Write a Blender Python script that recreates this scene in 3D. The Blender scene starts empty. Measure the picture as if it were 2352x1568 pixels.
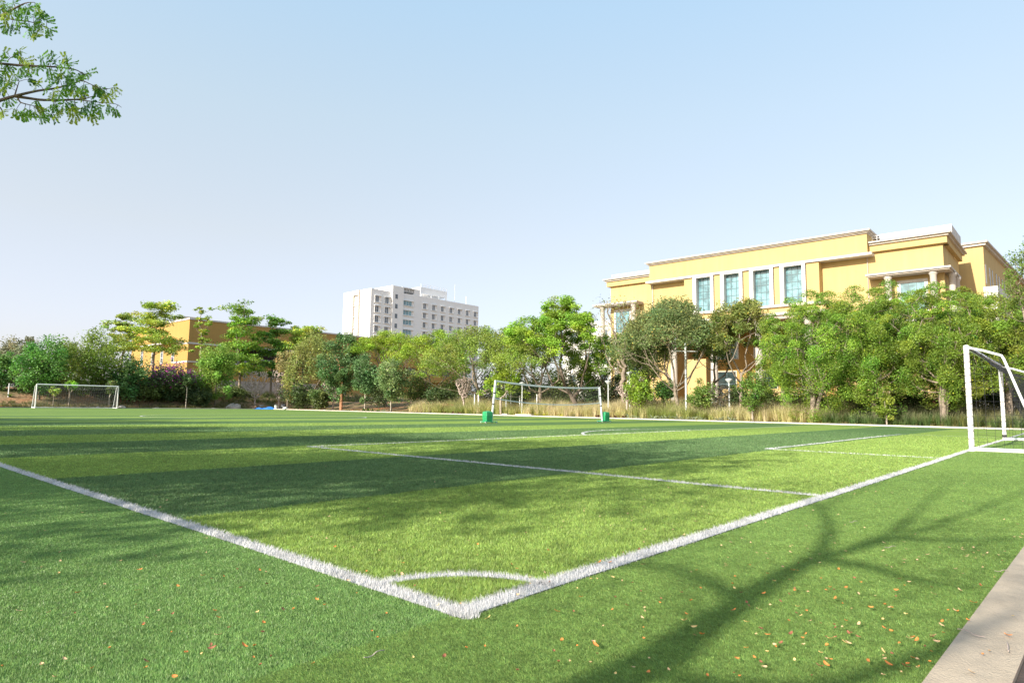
import bpy, math, random
import numpy as np
rad = math.radians
rng = np.random.default_rng(7)
random.seed(7)
sc = bpy.context.scene
COL = sc.collection

# ------------------------------------------------------------------ camera measurements
PITCH, ROLL, YAW, CH, F = 5.717, 0.788, 41.64, 0.856, 1476.74
def _axes():
    p, r, y = rad(PITCH), rad(ROLL), rad(YAW)
    fw = np.array([math.cos(p)*math.cos(y), math.cos(p)*math.sin(y), math.sin(p)])
    rt = np.array([math.sin(y), -math.cos(y), 0.0]); up = np.cross(rt, fw)
    return rt*math.cos(r)+up*math.sin(r), -rt*math.sin(r)+up*math.cos(r), fw
RT, UP, FW = _axes()
CAMP = np.array([0, 0, CH])
def ray(x, y): return RT*(x-1176)-UP*(y-784)+FW*F
def at(x, y, Z): return CAMP+ray(x, y)*Z/F                 # a sight line walked to a depth
def onplane(ax, val, x, y):
    r = ray(x, y); return CAMP+r*(val-CAMP[ax])/r[ax]
def onwall(p0, n, x, y):
    r = ray(x, y); n = np.array(n, float); return CAMP+r*(np.dot(np.array(p0)-CAMP, n)/np.dot(r, n))
KX, KY = 41.6, 79.6                                        # far edges of the turf
def edge_depth(px):
    d = ray(px, 930); t = min(KX/d[0] if d[0] > 0 else 1e9, KY/d[1] if d[1] > 0 else 1e9)
    return t*F
def sm(t): t = np.clip(t, 0, 1); return t*t*(3-2*t)
def vnoise(x, y, s=0):
    return (np.sin(x*.9+s)+np.sin(y*1.1+1.7*s)+np.sin((x+y)*.55+s*2.1)+np.sin((x-y)*.73+s*.7))/4
def terrain(x, y):
    x = np.asarray(x, float); y = np.asarray(y, float)
    a = 1.15*sm((x-KX-.5)/14.0)
    b = 2.1*sm((y-KY-.5)/9.0)
    z = np.maximum(a, b)
    m = np.clip(np.maximum(x-KX-1, y-KY-1)/5, 0, 1)
    return z+m*.16*vnoise(x*.8, y*.8, 1.3)
def tz(x, y): return float(terrain(x, y))

# ------------------------------------------------------------------ helpers
def tag(o, label=None, cat=None, group=None, kind=None):
    if label: o['label'] = label
    if cat: o['category'] = cat
    if group: o['group'] = group
    if kind: o['kind'] = kind
    return o
def empty(name, loc, label=None, cat=None, group=None, kind=None, rz=0):
    o = bpy.data.objects.new(name, None); COL.objects.link(o); o.location = loc; o.rotation_euler = (0, 0, rz)
    o.empty_display_size = .2
    return tag(o, label, cat, group, kind)
def fast(name, V, Fc, mat, parent=None, col=None, smooth=False):
    V = np.ascontiguousarray(V, np.float32); Fc = np.ascontiguousarray(Fc, np.int32); k = Fc.shape[1]
    if parent is not None: V = V-np.array(parent.location, np.float32)
    me = bpy.data.meshes.new(name)
    me.vertices.add(len(V)); me.vertices.foreach_set('co', V.ravel())
    me.loops.add(Fc.size); me.loops.foreach_set('vertex_index', Fc.ravel())
    me.polygons.add(len(Fc)); me.polygons.foreach_set('loop_start', np.arange(0, Fc.size, k, dtype=np.int32))
    me.update(calc_edges=True)
    if smooth: me.polygons.foreach_set('use_smooth', np.ones(len(Fc), bool))
    if col is not None:
        a = me.attributes.new('col', 'FLOAT_COLOR', 'POINT')
        c = np.ones((len(V), 4), np.float32); c[:, :3] = col; a.data.foreach_set('color', c.ravel())
    me.materials.append(mat)
    o = bpy.data.objects.new(name, me); COL.objects.link(o)
    if parent is not None: o.parent = parent
    return o
class MB:
    def __init__(s): s.v = []; s.f = []
    def add(s, vs, fs):
        n = len(s.v); s.v += [tuple(map(float, p)) for p in vs]; s.f += [tuple(i+n for i in f) for f in fs]; return s
    def box(s, x0, x1, y0, y1, z0, z1):
        x0, x1 = sorted((x0, x1)); y0, y1 = sorted((y0, y1)); z0, z1 = sorted((z0, z1))
        vs = [(x0, y0, z0), (x1, y0, z0), (x1, y1, z0), (x0, y1, z0), (x0, y0, z1), (x1, y0, z1), (x1, y1, z1), (x0, y1, z1)]
        return s.add(vs, [(0, 3, 2, 1), (4, 5, 6, 7), (0, 1, 5, 4), (1, 2, 6, 5), (2, 3, 7, 6), (3, 0, 4, 7)])
    def prism(s, poly, z0, z1):
        n = len(poly); a = sum(poly[i][0]*poly[(i+1) % n][1]-poly[(i+1) % n][0]*poly[i][1] for i in range(n))
        if a < 0: poly = poly[::-1]
        vs = [(p[0], p[1], z0) for p in poly]+[(p[0], p[1], z1) for p in poly]
        return s.add(vs, [tuple(range(n-1, -1, -1)), tuple(range(n, 2*n))]+[(i, (i+1) % n, n+(i+1) % n, n+i) for i in range(n)])
    def tube(s, pts, r, n=8, cap=True):
        pts = [np.array(p, float) for p in pts]; rs = r if hasattr(r, '__len__') else [r]*len(pts)
        rings = []
        ref = None
        for i, p in enumerate(pts):
            d = pts[min(i+1, len(pts)-1)]-pts[max(i-1, 0)]; d /= (np.linalg.norm(d)+1e-9)
            if ref is None: ref = np.array([0, 0, 1.]) if abs(d[2]) < .9 else np.array([1., 0, 0])
            u = np.cross(d, ref); u /= np.linalg.norm(u)+1e-9; w = np.cross(d, u); ref = np.cross(u, d)
            rings.append([p+rs[i]*(math.cos(t)*u+math.sin(t)*w) for t in np.linspace(0, 2*math.pi, n, endpoint=False)])
        vs = [q for ring in rings for q in ring]; m = len(pts)
        fs = [(i*n+j, i*n+(j+1) % n, (i+1)*n+(j+1) % n, (i+1)*n+j) for i in range(m-1) for j in range(n)]
        if cap: fs += [tuple(range(n-1, -1, -1)), tuple(range((m-1)*n, m*n))]
        return s.add(vs, fs)
    def lathe(s, c, prof, n=16):
        vs = [(c[0]+r*math.cos(t), c[1]+r*math.sin(t), c[2]+z) for r, z in prof for t in np.linspace(0, 2*math.pi, n, endpoint=False)]
        m = len(prof)
        fs = [(i*n+j, i*n+(j+1) % n, (i+1)*n+(j+1) % n, (i+1)*n+j) for i in range(m-1) for j in range(n)]
        fs += [tuple(range(n-1, -1, -1)), tuple(range((m-1)*n, m*n))]
        return s.add(vs, fs)
    def build(s, name, mat, parent=None, smooth=False, bevel=0):
        v = s.v
        if parent is not None:
            o_ = wloc(parent); v = [(p[0]-o_[0], p[1]-o_[1], p[2]-o_[2]) for p in v]
        me = bpy.data.meshes.new(name); me.from_pydata(v, [], s.f); me.update()
        me.materials.append(mat)
        if smooth: me.polygons.foreach_set('use_smooth', [True]*len(me.polygons))
        o = bpy.data.objects.new(name, me); COL.objects.link(o)
        if parent is not None: o.parent = parent
        if bevel:
            b = o.modifiers.new('bevel', 'BEVEL'); b.width = bevel; b.segments = 2; b.limit_method = 'ANGLE'
        if smooth:
            try: me.set_sharp_from_angle(angle=rad(40))
            except Exception: pass
        return o
def wloc(o):
    l = np.zeros(3)
    while o is not None: l = l+np.array(o.location); o = o.parent
    return l

# ------------------------------------------------------------------ materials
def nt(name):
    m = bpy.data.materials.new(name); m.use_nodes = True; t = m.node_tree; t.nodes.clear()
    out = t.nodes.new('ShaderNodeOutputMaterial'); return m, t, out
def N(t, typ, **kw):
    n = t.nodes.new(typ)
    for k, v in kw.items():
        if k.startswith('i_'):
            n.inputs[k[2:].replace('_', ' ')].default_value = v
        else: setattr(n, k, v)
    return n
def rgb(c): return (c[0], c[1], c[2], 1)
def mat(name, c, rough=.7, var=.12, scale=3.0, bump=.0, bscale=40, metal=0, streak=0, spec=.5, c2=None, detail=6):
    m, t, out = nt(name)
    b = N(t, 'ShaderNodeBsdfPrincipled'); b.inputs['Roughness'].default_value = rough; b.inputs['Metallic'].default_value = metal
    b.inputs['Specular IOR Level'].default_value = spec
    g = N(t, 'ShaderNodeNewGeometry')
    nz = N(t, 'ShaderNodeTexNoise'); nz.inputs['Scale'].default_value = scale; nz.inputs['Detail'].default_value = detail; nz.inputs['Roughness'].default_value = .65
    t.links.new(g.outputs['Position'], nz.inputs['Vector'])
    fac = nz.outputs['Fac']
    if streak:
        mp = N(t, 'ShaderNodeMapping'); mp.inputs['Scale'].default_value = (2.2, 2.2, .12)
        n2 = N(t, 'ShaderNodeTexNoise'); n2.inputs['Scale'].default_value = 1.0; n2.inputs['Detail'].default_value = 5
        t.links.new(g.outputs['Position'], mp.inputs['Vector']); t.links.new(mp.outputs['Vector'], n2.inputs['Vector'])
        mx = N(t, 'ShaderNodeMix'); mx.data_type = 'FLOAT'; mx.inputs[0].default_value = streak
        t.links.new(nz.outputs['Fac'], mx.inputs[2]); t.links.new(n2.outputs['Fac'], mx.inputs[3]); fac = mx.outputs[0]
    cr = N(t, 'ShaderNodeValToRGB'); cr.color_ramp.elements[0].position = .3; cr.color_ramp.elements[1].position = .7
    lo = c2 if c2 else [x*(1-var) for x in c]; hi = c if c2 else [min(1, x*(1+var)) for x in c]
    cr.color_ramp.elements[0].color = rgb(lo); cr.color_ramp.elements[1].color = rgb(hi)
    t.links.new(fac, cr.inputs['Fac']); t.links.new(cr.outputs['Color'], b.inputs['Base Color'])
    if bump:
        n3 = N(t, 'ShaderNodeTexNoise'); n3.inputs['Scale'].default_value = bscale; n3.inputs['Detail'].default_value = 4
        t.links.new(g.outputs['Position'], n3.inputs['Vector'])
        bp = N(t, 'ShaderNodeBump'); bp.inputs['Strength'].default_value = bump; bp.inputs['Distance'].default_value = .02
        t.links.new(n3.outputs['Fac'], bp.inputs['Height']); t.links.new(bp.outputs['Normal'], b.inputs['Normal'])
    t.links.new(b.outputs['BSDF'], out.inputs['Surface'])
    return m
def leafmat(name, trans=.35, rough=.5, spec=.35, gain=1.0):
    m, t, out = nt(name)
    a = N(t, 'ShaderNodeAttribute'); a.attribute_name = 'col'
    b = N(t, 'ShaderNodeBsdfPrincipled'); b.inputs['Roughness'].default_value = rough; b.inputs['Specular IOR Level'].default_value = spec
    tr = N(t, 'ShaderNodeBsdfTranslucent')
    hs = N(t, 'ShaderNodeHueSaturation'); hs.inputs['Saturation'].default_value = 1.1; hs.inputs['Value'].default_value = 1.35*gain
    hs.inputs['Hue'].default_value = .49
    t.links.new(a.outputs['Color'], b.inputs['Base Color']); t.links.new(a.outputs['Color'], hs.inputs['Color']); t.links.new(hs.outputs['Color'], tr.inputs['Color'])
    mx = N(t, 'ShaderNodeMixShader'); mx.inputs['Fac'].default_value = trans
    t.links.new(b.outputs['BSDF'], mx.inputs[1]); t.links.new(tr.outputs['BSDF'], mx.inputs[2]); t.links.new(mx.outputs['Shader'], out.inputs['Surface'])
    return m
def glassmat(name, c, rough=.06):
    m, t, out = nt(name)
    b = N(t, 'ShaderNodeBsdfPrincipled'); b.inputs['Base Color'].default_value = rgb(c); b.inputs['Roughness'].default_value = rough
    b.inputs['Specular IOR Level'].default_value = .7; b.inputs['IOR'].default_value = 1.55
    nv = N(t, 'ShaderNodeTexNoise'); nv.inputs['Scale'].default_value = .7; nv.inputs['Detail'].default_value = 3; nv.inputs['Distortion'].default_value = 1.5
    cv = N(t, 'ShaderNodeValToRGB'); cv.color_ramp.elements[0].position = .38; cv.color_ramp.elements[1].position = .62  # uneven reflections painted as tone in the pane colour
    cv.color_ramp.elements[0].color = rgb([x*.6 for x in c]); cv.color_ramp.elements[1].color = rgb([min(1, x*1.25) for x in c])
    g = N(t, 'ShaderNodeNewGeometry'); n3 = N(t, 'ShaderNodeTexNoise'); n3.inputs['Scale'].default_value = .5
    t.links.new(g.outputs['Position'], nv.inputs['Vector']); t.links.new(nv.outputs['Fac'], cv.inputs['Fac']); t.links.new(cv.outputs['Color'], b.inputs['Base Color'])
    t.links.new(g.outputs['Position'], n3.inputs['Vector'])
    bp = N(t, 'ShaderNodeBump'); bp.inputs['Strength'].default_value = .08; bp.inputs['Distance'].default_value = .05
    t.links.new(n3.outputs['Fac'], bp.inputs['Height']); t.links.new(bp.outputs['Normal'], b.inputs['Normal'])
    t.links.new(b.outputs['BSDF'], out.inputs['Surface']); return m

M = {}
M['yellow'] = mat('yellow_plaster', (.50, .365, .165), .85, .09, .5, .15, 30, streak=.6, spec=.2)
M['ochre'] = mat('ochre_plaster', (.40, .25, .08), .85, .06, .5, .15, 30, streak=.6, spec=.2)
M['white'] = mat('white_plaster', (.60, .58, .55), .8, .12, .8, .1, 30, streak=.6, spec=.2)
M['cream'] = mat('cream_stone', (.52, .475, .42), .8, .14, 1.5, .15, 20, streak=.5, spec=.2)
M['tower'] = mat('tower_render', (.84, .83, .82), .85, .03, .4, .1, 20, streak=.7, spec=.2)
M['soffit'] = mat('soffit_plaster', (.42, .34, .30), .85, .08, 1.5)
M['glass'] = glassmat('blue_glass', (.15, .285, .32), .08)
M['dkglass'] = glassmat('dark_glass', (.03, .05, .055), .08)
M['grglass'] = glassmat('grey_glass', (.10, .12, .14), .2)
M['mull'] = mat('mullion_metal', (.10, .16, .18), .5)
M['dark'] = mat('balcony_shade', (.03, .025, .022), .9)
M['metalw'] = mat('white_painted_metal', (.80, .80, .82), .35, .05, 9, .05, 60, spec=.5)
M['rust'] = mat('rusty_white_paint', (.80, .79, .80), .4, .0, 14, c2=(.66, .60, .55))
M['greym'] = mat('grey_galvanised_metal', (.55, .57, .58), .45, .08, 5)
M['tape'] = mat('white_net_tape', (.62, .66, .68), .8, .1, 6)
M['cord'] = mat('black_net_cord', (.025, .025, .03), .8, .1, 6)
M['cordg'] = mat('grey_net_cord', (.16, .17, .17), .8, .1, 6)
M['green'] = mat('green_padded_vinyl', (.018, .27, .10), .5, .25, 7, .4, 10)
M['greend'] = mat('green_painted_steel', (.04, .33, .17), .5, .1, 8)
M['rubber'] = mat('pale_rubber', (.62, .60, .56), .6)
M['tarp'] = mat('blue_tarp', (.03, .18, .62), .4, .2, 4, .3, 8)
M['plastic'] = mat('white_plastic', (.72, .71, .68), .4)
M['blackp'] = mat('black_plastic', (.03, .03, .035), .35)
M['rock'] = mat('grey_rock', (.34, .31, .29), .9, .3, 2.5, .6, 6)
M['rockb'] = mat('brown_rock', (.36, .22, .15), .9, .3, 2.5, .6, 6)
M['brick'] = mat('red_brick', (.26, .09, .055), .85, .25, 4, .4, 18)
M['pinkwall'] = mat('pinkish_plaster', (.50, .42, .38), .9, .1, 1.0, .1, 20, streak=.7)
M['conc'] = mat('pale_concrete', (.45, .365, .27), .9, .16, 5, .5, 120, detail=12)
M['conc_shade'] = mat('shaded_concrete', (.07, .05, .04), .9, .3, 8, .5, 60)
M['kerb'] = mat('kerb_concrete', (.56, .50, .44), .9, .2, .8, .4, 10)
M['bark'] = mat('grey_bark', (.25, .20, .155), .95, .35, 6, .6, 30)
M['barkd'] = mat('dark_bark', (.15, .115, .09), .95, .3, 6, .6, 30)
M['barkl'] = mat('pale_bark', (.40, .34, .28), .95, .3, 6, .6, 30)
M['barko'] = mat('orange_bark', (.34, .17, .09), .95, .3, 6, .6, 30)
M['twig'] = mat('dry_twig', (.44, .35, .31), .95, .3, 6)
M['leaf'] = leafmat('broad_leaf', .32)
M['feather'] = leafmat('feather_leaf', .4, .6, .2)
M['blade'] = leafmat('turf_fibre', .25, .45, .35)
M['wblade'] = leafmat('white_turf_fibre', .2, .5, .3, .8)
M['dry'] = leafmat('dry_grass', .35, .7, .15)
M['petal'] = leafmat('purple_bract', .35, .6, .1)

# ground: red soil with dry grass patches
def ground_mat():
    m, t, out = nt('red_soil')
    b = N(t, 'ShaderNodeBsdfPrincipled'); b.inputs['Roughness'].default_value = .95; b.inputs['Specular IOR Level'].default_value = .1
    g = N(t, 'ShaderNodeNewGeometry')
    n1 = N(t, 'ShaderNodeTexNoise'); n1.inputs['Scale'].default_value = .35; n1.inputs['Detail'].default_value = 8
    n2 = N(t, 'ShaderNodeTexNoise'); n2.inputs['Scale'].default_value = 3.5; n2.inputs['Detail'].default_value = 8
    for n in (n1, n2): t.links.new(g.outputs['Position'], n.inputs['Vector'])
    cr = N(t, 'ShaderNodeValToRGB'); e = cr.color_ramp.elements
    e[0].position = .36; e[0].color = (.10, .11, .035, 1); e[1].position = .66; e[1].color = (.42, .20, .10, 1)
    k = e.new(.5); k.color = (.33, .235, .14, 1)
    t.links.new(n1.outputs['Fac'], cr.inputs['Fac'])
    mx = N(t, 'ShaderNodeMix'); mx.data_type = 'RGBA'; mx.blend_type = 'MULTIPLY'; mx.inputs[0].default_value = .7
    c2 = N(t, 'ShaderNodeValToRGB'); c2.color_ramp.elements[0].position = .3; c2.color_ramp.elements[0].color = (.45, .42, .4, 1); c2.color_ramp.elements[1].position = .62
    t.links.new(n2.outputs['Fac'], c2.inputs['Fac']); t.links.new(cr.outputs['Color'], mx.inputs[6]); t.links.new(c2.outputs['Color'], mx.inputs[7])
    t.links.new(mx.outputs[2], b.inputs['Base Color'])
    bp = N(t, 'ShaderNodeBump'); bp.inputs['Strength'].default_value = .9; bp.inputs['Distance'].default_value = .12
    t.links.new(n2.outputs['Fac'], bp.inputs['Height']); t.links.new(bp.outputs['Normal'], b.inputs['Normal'])
    t.links.new(b.outputs['BSDF'], out.inputs['Surface']); return m
LIGHT, DARK = np.array([.245, .345, .082]), np.array([.118, .200, .074])
SURL, SURR = np.array([.160, .272, .078]), np.array([.225, .335, .100])  # one turf: light on the differing pile lean painted as two tints
GS = dict(light=1.0, surr=1.0)
def turf_mat(name, stripes, gain=1.0):
    m, t, out = nt(name)
    b = N(t, 'ShaderNodeBsdfPrincipled'); b.inputs['Roughness'].default_value = .9; b.inputs['Specular IOR Level'].default_value = .05
    b.inputs['Sheen Weight'].default_value = .0
    g = N(t, 'ShaderNodeNewGeometry'); sx = N(t, 'ShaderNodeSeparateXYZ'); t.links.new(g.outputs['Position'], sx.inputs[0])
    if stripes:
        nz = N(t, 'ShaderNodeTexNoise'); nz.inputs['Scale'].default_value = 3.0; nz.inputs['Detail'].default_value = 3; t.links.new(g.outputs['Position'], nz.inputs['Vector'])
        ad = N(t, 'ShaderNodeMath', operation='MULTIPLY_ADD'); ad.inputs[1].default_value = .10; t.links.new(nz.outputs['Fac'], ad.inputs[0]); t.links.new(sx.outputs['Y'], ad.inputs[2])
        s1 = N(t, 'ShaderNodeMath', operation='SUBTRACT'); s1.inputs[1].default_value = 1.65; t.links.new(ad.outputs[0], s1.inputs[0])
        s2 = N(t, 'ShaderNodeMath', operation='DIVIDE'); s2.inputs[1].default_value = 6.8; t.links.new(s1.outputs[0], s2.inputs[0])
        s3 = N(t, 'ShaderNodeMath', operation='FRACT'); t.links.new(s2.outputs[0], s3.inputs[0])
        s4 = N(t, 'ShaderNodeMath', operation='GREATER_THAN'); s4.inputs[1].default_value = .5; t.links.new(s3.outputs[0], s4.inputs[0])
        mx = N(t, 'ShaderNodeMix'); mx.data_type = 'RGBA'; mx.inputs[6].default_value = rgb(LIGHT*gain); mx.inputs[7].default_value = rgb(DARK*gain)
        t.links.new(s4.outputs[0], mx.inputs[0]); colr = mx.outputs[2]
    else:
        s4 = N(t, 'ShaderNodeMath', operation='GREATER_THAN'); s4.inputs[1].default_value = 2.0; t.links.new(sx.outputs['Y'], s4.inputs[0])
        mx = N(t, 'ShaderNodeMix'); mx.data_type = 'RGBA'; mx.inputs[6].default_value = rgb(SURR*gain); mx.inputs[7].default_value = rgb(SURL*gain)
        t.links.new(s4.outputs[0], mx.inputs[0]); colr = mx.outputs[2]
    n1 = N(t, 'ShaderNodeTexNoise'); n1.inputs['Scale'].default_value = 45; n1.inputs['Detail'].default_value = 6; n1.inputs['Roughness'].default_value = .75
    n0 = N(t, 'ShaderNodeTexNoise'); n0.inputs['Scale'].default_value = .8; n0.inputs['Detail'].default_value = 5
    for n in (n1, n0): t.links.new(g.outputs['Position'], n.inputs['Vector'])
    c1 = N(t, 'ShaderNodeValToRGB'); c1.color_ramp.elements[0].position = .36; c1.color_ramp.elements[0].color = (.5, .52, .5, 1); c1.color_ramp.elements[1].position = .62; c1.color_ramp.elements[1].color = (1.25, 1.22, 1.2, 1)
    c0 = N(t, 'ShaderNodeValToRGB'); c0.color_ramp.elements[0].position = .3; c0.color_ramp.elements[0].color = (.84, .9, .88, 1); c0.color_ramp.elements[1].position = .7; c0.color_ramp.elements[1].color = (1.08, 1.05, 1.0, 1)
    t.links.new(n1.outputs['Fac'], c1.inputs['Fac']); t.links.new(n0.outputs['Fac'], c0.inputs['Fac'])
    m1 = N(t, 'ShaderNodeMix'); m1.data_type = 'RGBA'; m1.blend_type = 'MULTIPLY'; m1.inputs[0].default_value = 1
    m2 = N(t, 'ShaderNodeMix'); m2.data_type = 'RGBA'; m2.blend_type = 'MULTIPLY'; m2.inputs[0].default_value = 1
    t.links.new(colr, m1.inputs[6]); t.links.new(c1.outputs['Color'], m1.inputs[7]); t.links.new(m1.outputs[2], m2.inputs[6]); t.links.new(c0.outputs['Color'], m2.inputs[7])
    t.links.new(m2.outputs[2], b.inputs['Base Color'])
    bp = N(t, 'ShaderNodeBump'); bp.inputs['Strength'].default_value = .7; bp.inputs['Distance'].default_value = .02
    t.links.new(n1.outputs['Fac'], bp.inputs['Height']); t.links.new(bp.outputs['Normal'], b.inputs['Normal'])
    t.links.new(b.outputs['BSDF'], out.inputs['Surface']); return m
M['soil'] = ground_mat()
M['turf'] = turf_mat('striped_turf', True, 1.0)
M['surr'] = turf_mat('surround_turf', False, 1.0)
M['wsheet'] = mat('white_line_turf', (.68, .67, .65), .9, .12, 30, .6, 60)

# ------------------------------------------------------------------ ground, turf
def grid_axis(a, lo, hi, step, far):
    c = np.arange(lo, hi, step); g = np.array([20, 45, 90, 180, 400, 900])
    return np.concatenate([(lo-g)[::-1], c, hi+g])
gx = grid_axis(0, -10, 130, 1.0, 900); gy = grid_axis(0, -16, 150, 1.0, 900)
GX, GY = np.meshgrid(gx, gy, indexing='ij')
GZ = terrain(GX, GY)
ins = (GX < KX+.6) & (GY < KY+.6)
GZ = np.where(ins, -.42, GZ)
V = np.stack([GX.ravel(), GY.ravel(), GZ.ravel()], 1); ny = len(gy)
ii, jj = np.meshgrid(np.arange(len(gx)-1), np.arange(ny-1), indexing='ij'); b0 = (ii*ny+jj).ravel()
tag(fast('ground', V, np.stack([b0, b0+ny, b0+ny+1, b0+1], 1), M['soil'], smooth=True), 'red earth and dry grass beyond the turf', 'ground', kind='structure')
LX, LY = 1.93, 1.98            # touchline X, goal line Y
# infield sheet (subdivided only as needed)
mb = MB().box(LX-.03, KX-1.9, LY-.03, KY-1.9, -.06, 0); tag(mb.build('pitch', M['turf']), 'striped light and dark green artificial turf pitch', 'pitch', kind='structure')
def kerb_y(x): return .43-.031*(x-2.47)
mb = MB()
mb.prism([(-12, .9), (-12, KY), (LX-.03, KY), (LX-.03, .9)], -.06, -.001)
mb.prism([(LX-.03, .9), (LX-.03, LY-.03), (KX, LY-.03), (KX, .9)], -.06, -.001)
mb.prism([(KX-1.9, LY-.03), (KX-1.9, KY), (KX, KY), (KX, LY-.03)], -.06, -.001)
mb.prism([(LX-.03, KY-1.9), (LX-.03, KY), (KX-1.9, KY), (KX-1.9, KY-1.9)], -.06, -.001)
mb.prism([(-12, kerb_y(-12)), (-12, .9), (KX, .9), (KX, kerb_y(KX))], -.06, -.001)
tag(mb.build('turf_border', M['surr']), 'plain green turf border outside the pitch lines', 'turf border', kind='structure')
# near concrete kerb + lower paving
KW = .205
mb = MB()
xs = np.linspace(-12, KX, 60)
for a, b_ in zip(xs[:-1], xs[1:]):
    mb.prism([(a, kerb_y(a)-KW), (b_, kerb_y(b_)-KW), (b_, kerb_y(b_)), (a, kerb_y(a))], -.40, .012)
tag(mb.build('near_kerb', M['conc']), 'broad pale concrete kerb along the turf at bottom right', 'kerb', kind='structure')
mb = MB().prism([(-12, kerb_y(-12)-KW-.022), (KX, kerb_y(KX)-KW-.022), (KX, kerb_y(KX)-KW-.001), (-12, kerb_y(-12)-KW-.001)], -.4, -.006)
tag(mb.build('kerb_face', M['conc_shade']), 'vertical face of the concrete kerb, painted dark for shade', 'kerb face', kind='structure')  # shade on the side away from the sun is put into this dark colour
mb = MB().prism([(-12, -30), (KX, -30), (KX, kerb_y(KX)-KW-.03), (-12, kerb_y(-12)-KW-.03)], -.5, -.33)
tag(mb.build('paving', M['brick']), 'reddish brick paving lying below the concrete kerb', 'paving', kind='structure')
mb = MB(); kp = [(KX, y) for y in np.arange(-2, KY+.1, 3.0)]
for (a, b_), (c, d_) in zip(kp[:-1], kp[1:]):
    mb.box(a+.0, a+.38, b_+.01, d_-.01, -.1, .075)
mb.box(28, KX-.02, KY+.0, KY+.3, -.1, .07)
tag(mb.build('far_kerb', M['kerb']), 'thin pale concrete kerb along the far edge of the turf', 'kerb', kind='structure')
mb = MB().box(-40, 27.98, KY, KY+.3, -.1, .07)
tag(mb.build('back_kerb', mat('dark_kerb', (.16, .16, .18), .8)), 'dark grey kerb behind the far goal', 'kerb', kind='structure')

# ------------------------------------------------------------------ lines and turf fibres
PW, PD = 6.95, 11.45; GW, GD = 14.22, 5.2; CX = 20.95
RARC, LW = .585, .092
lines = {}
def wav(n, amp): 
    k = np.cumsum(rng.normal(0, 1, n)); k = k-np.linspace(k[0], k[-1], n); return amp*k/(np.abs(k).max()+1e-6)
def linedef(name, label, pts, w=LW, amp=.02):
    lines[name] = dict(label=label, pts=np.array(pts, float), w=w)
def seg(a, b_, n, amp):
    a = np.array(a, float); b_ = np.array(b_, float); t = np.linspace(0, 1, n)[:, None]; p = a+(b_-a)*t
    d = (b_-a)/np.linalg.norm(b_-a); nn = np.array([-d[1], d[0]]); w_ = wav(n, amp); return p+nn*w_[:, None]
linedef('touch_line', 'white touch line running away on the left', seg((LX, LY-LW/2), (LX, 77.5), 160, .035))
linedef('goal_line', 'thick white goal line running to the near goal', seg((LX, LY), (39.3, LY), 110, .03), .105)
linedef('penalty_box_side_line', 'white penalty box side line meeting the goal line', seg((PW, LY+.05), (PW, PD), 40, .02))
linedef('penalty_box_front_line', 'white front line of the penalty box', seg((PW-.04, PD), (2*CX-PW, PD), 70, .05))
linedef('penalty_box_far_line', 'white far side line of the penalty box', seg((2*CX-PW, LY), (2*CX-PW, PD), 30, .02))
linedef('goal_box_side_line', 'white near side line of the small goal box', seg((GW, LY+.05), (GW, GD), 20, .012))
linedef('goal_box_front_line', 'white front line of the small goal box', seg((GW-.04, GD), (2*CX-GW, GD), 40, .04))
linedef('goal_box_far_line', 'white far side line of the small goal box', seg((2*CX-GW, LY), (2*CX-GW, GD), 20, .01))
linedef('far_touch_line', 'thin white touch line beside the far kerb', seg((39.3, LY), (39.3, 77.5), 60, .03))
linedef('halfway_line', 'faint white halfway line through the centre circle', seg((LX, 37.8), (39.3, 37.8), 60, .03))
linedef('far_goal_line', 'white goal line at the far goal', seg((LX, 77.2), (39.3, 77.2), 60, .03))
th = np.linspace(0, math.pi/2, 30)
linedef('corner_arc', 'small white quarter circle at the near corner', np.stack([LX+RARC*np.cos(th), LY+RARC*np.sin(th)], 1)+rng.normal(0, .002, (30, 2)), .062)
th = np.linspace(0, 2*math.pi, 90)
linedef('centre_circle', 'white centre circle seen far across the pitch', np.stack([19.3+6.3*np.cos(th), 37.6+6.3*np.sin(th)], 1), .11)
th = np.linspace(math.acos(-4.63/6.6), math.acos(4.63/6.6), 50)
linedef('penalty_arc', 'white arc bulging from the penalty box front', np.stack([CX+6.6*np.cos(th), PD-4.7+6.6*np.sin(th)], 1))

def dist_to(P, pts):
    d = np.full(len(P), 9.0)
    lo = P.min(0)-1; hi = P.max(0)+1
    for a, b_ in zip(pts[:-1], pts[1:]):
        if (max(a[0], b_[0]) < lo[0] or min(a[0], b_[0]) > hi[0] or max(a[1], b_[1]) < lo[1] or min(a[1], b_[1]) > hi[1]): continue
        m = (P[:, 0] > min(a[0], b_[0])-.15) & (P[:, 0] < max(a[0], b_[0])+.15) & (P[:, 1] > min(a[1], b_[1])-.15) & (P[:, 1] < max(a[1], b_[1])+.15)
        if not m.any(): continue
        q = P[m]; ab = b_-a; t = np.clip(((q-a)@ab)/(ab@ab), 0, 1); dd = np.linalg.norm(q-(a+t[:, None]*ab), axis=1)
        d[m] = np.minimum(d[m], dd)
    return d
def sector(n, r0, r1, half=50):
    r = r0*(r1/r0)**rng.random(n); th = rad(YAW)+rad(half)*(2*rng.random(n)-1)
    return np.stack([r*np.cos(th), r*np.sin(th)], 1), r
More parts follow.
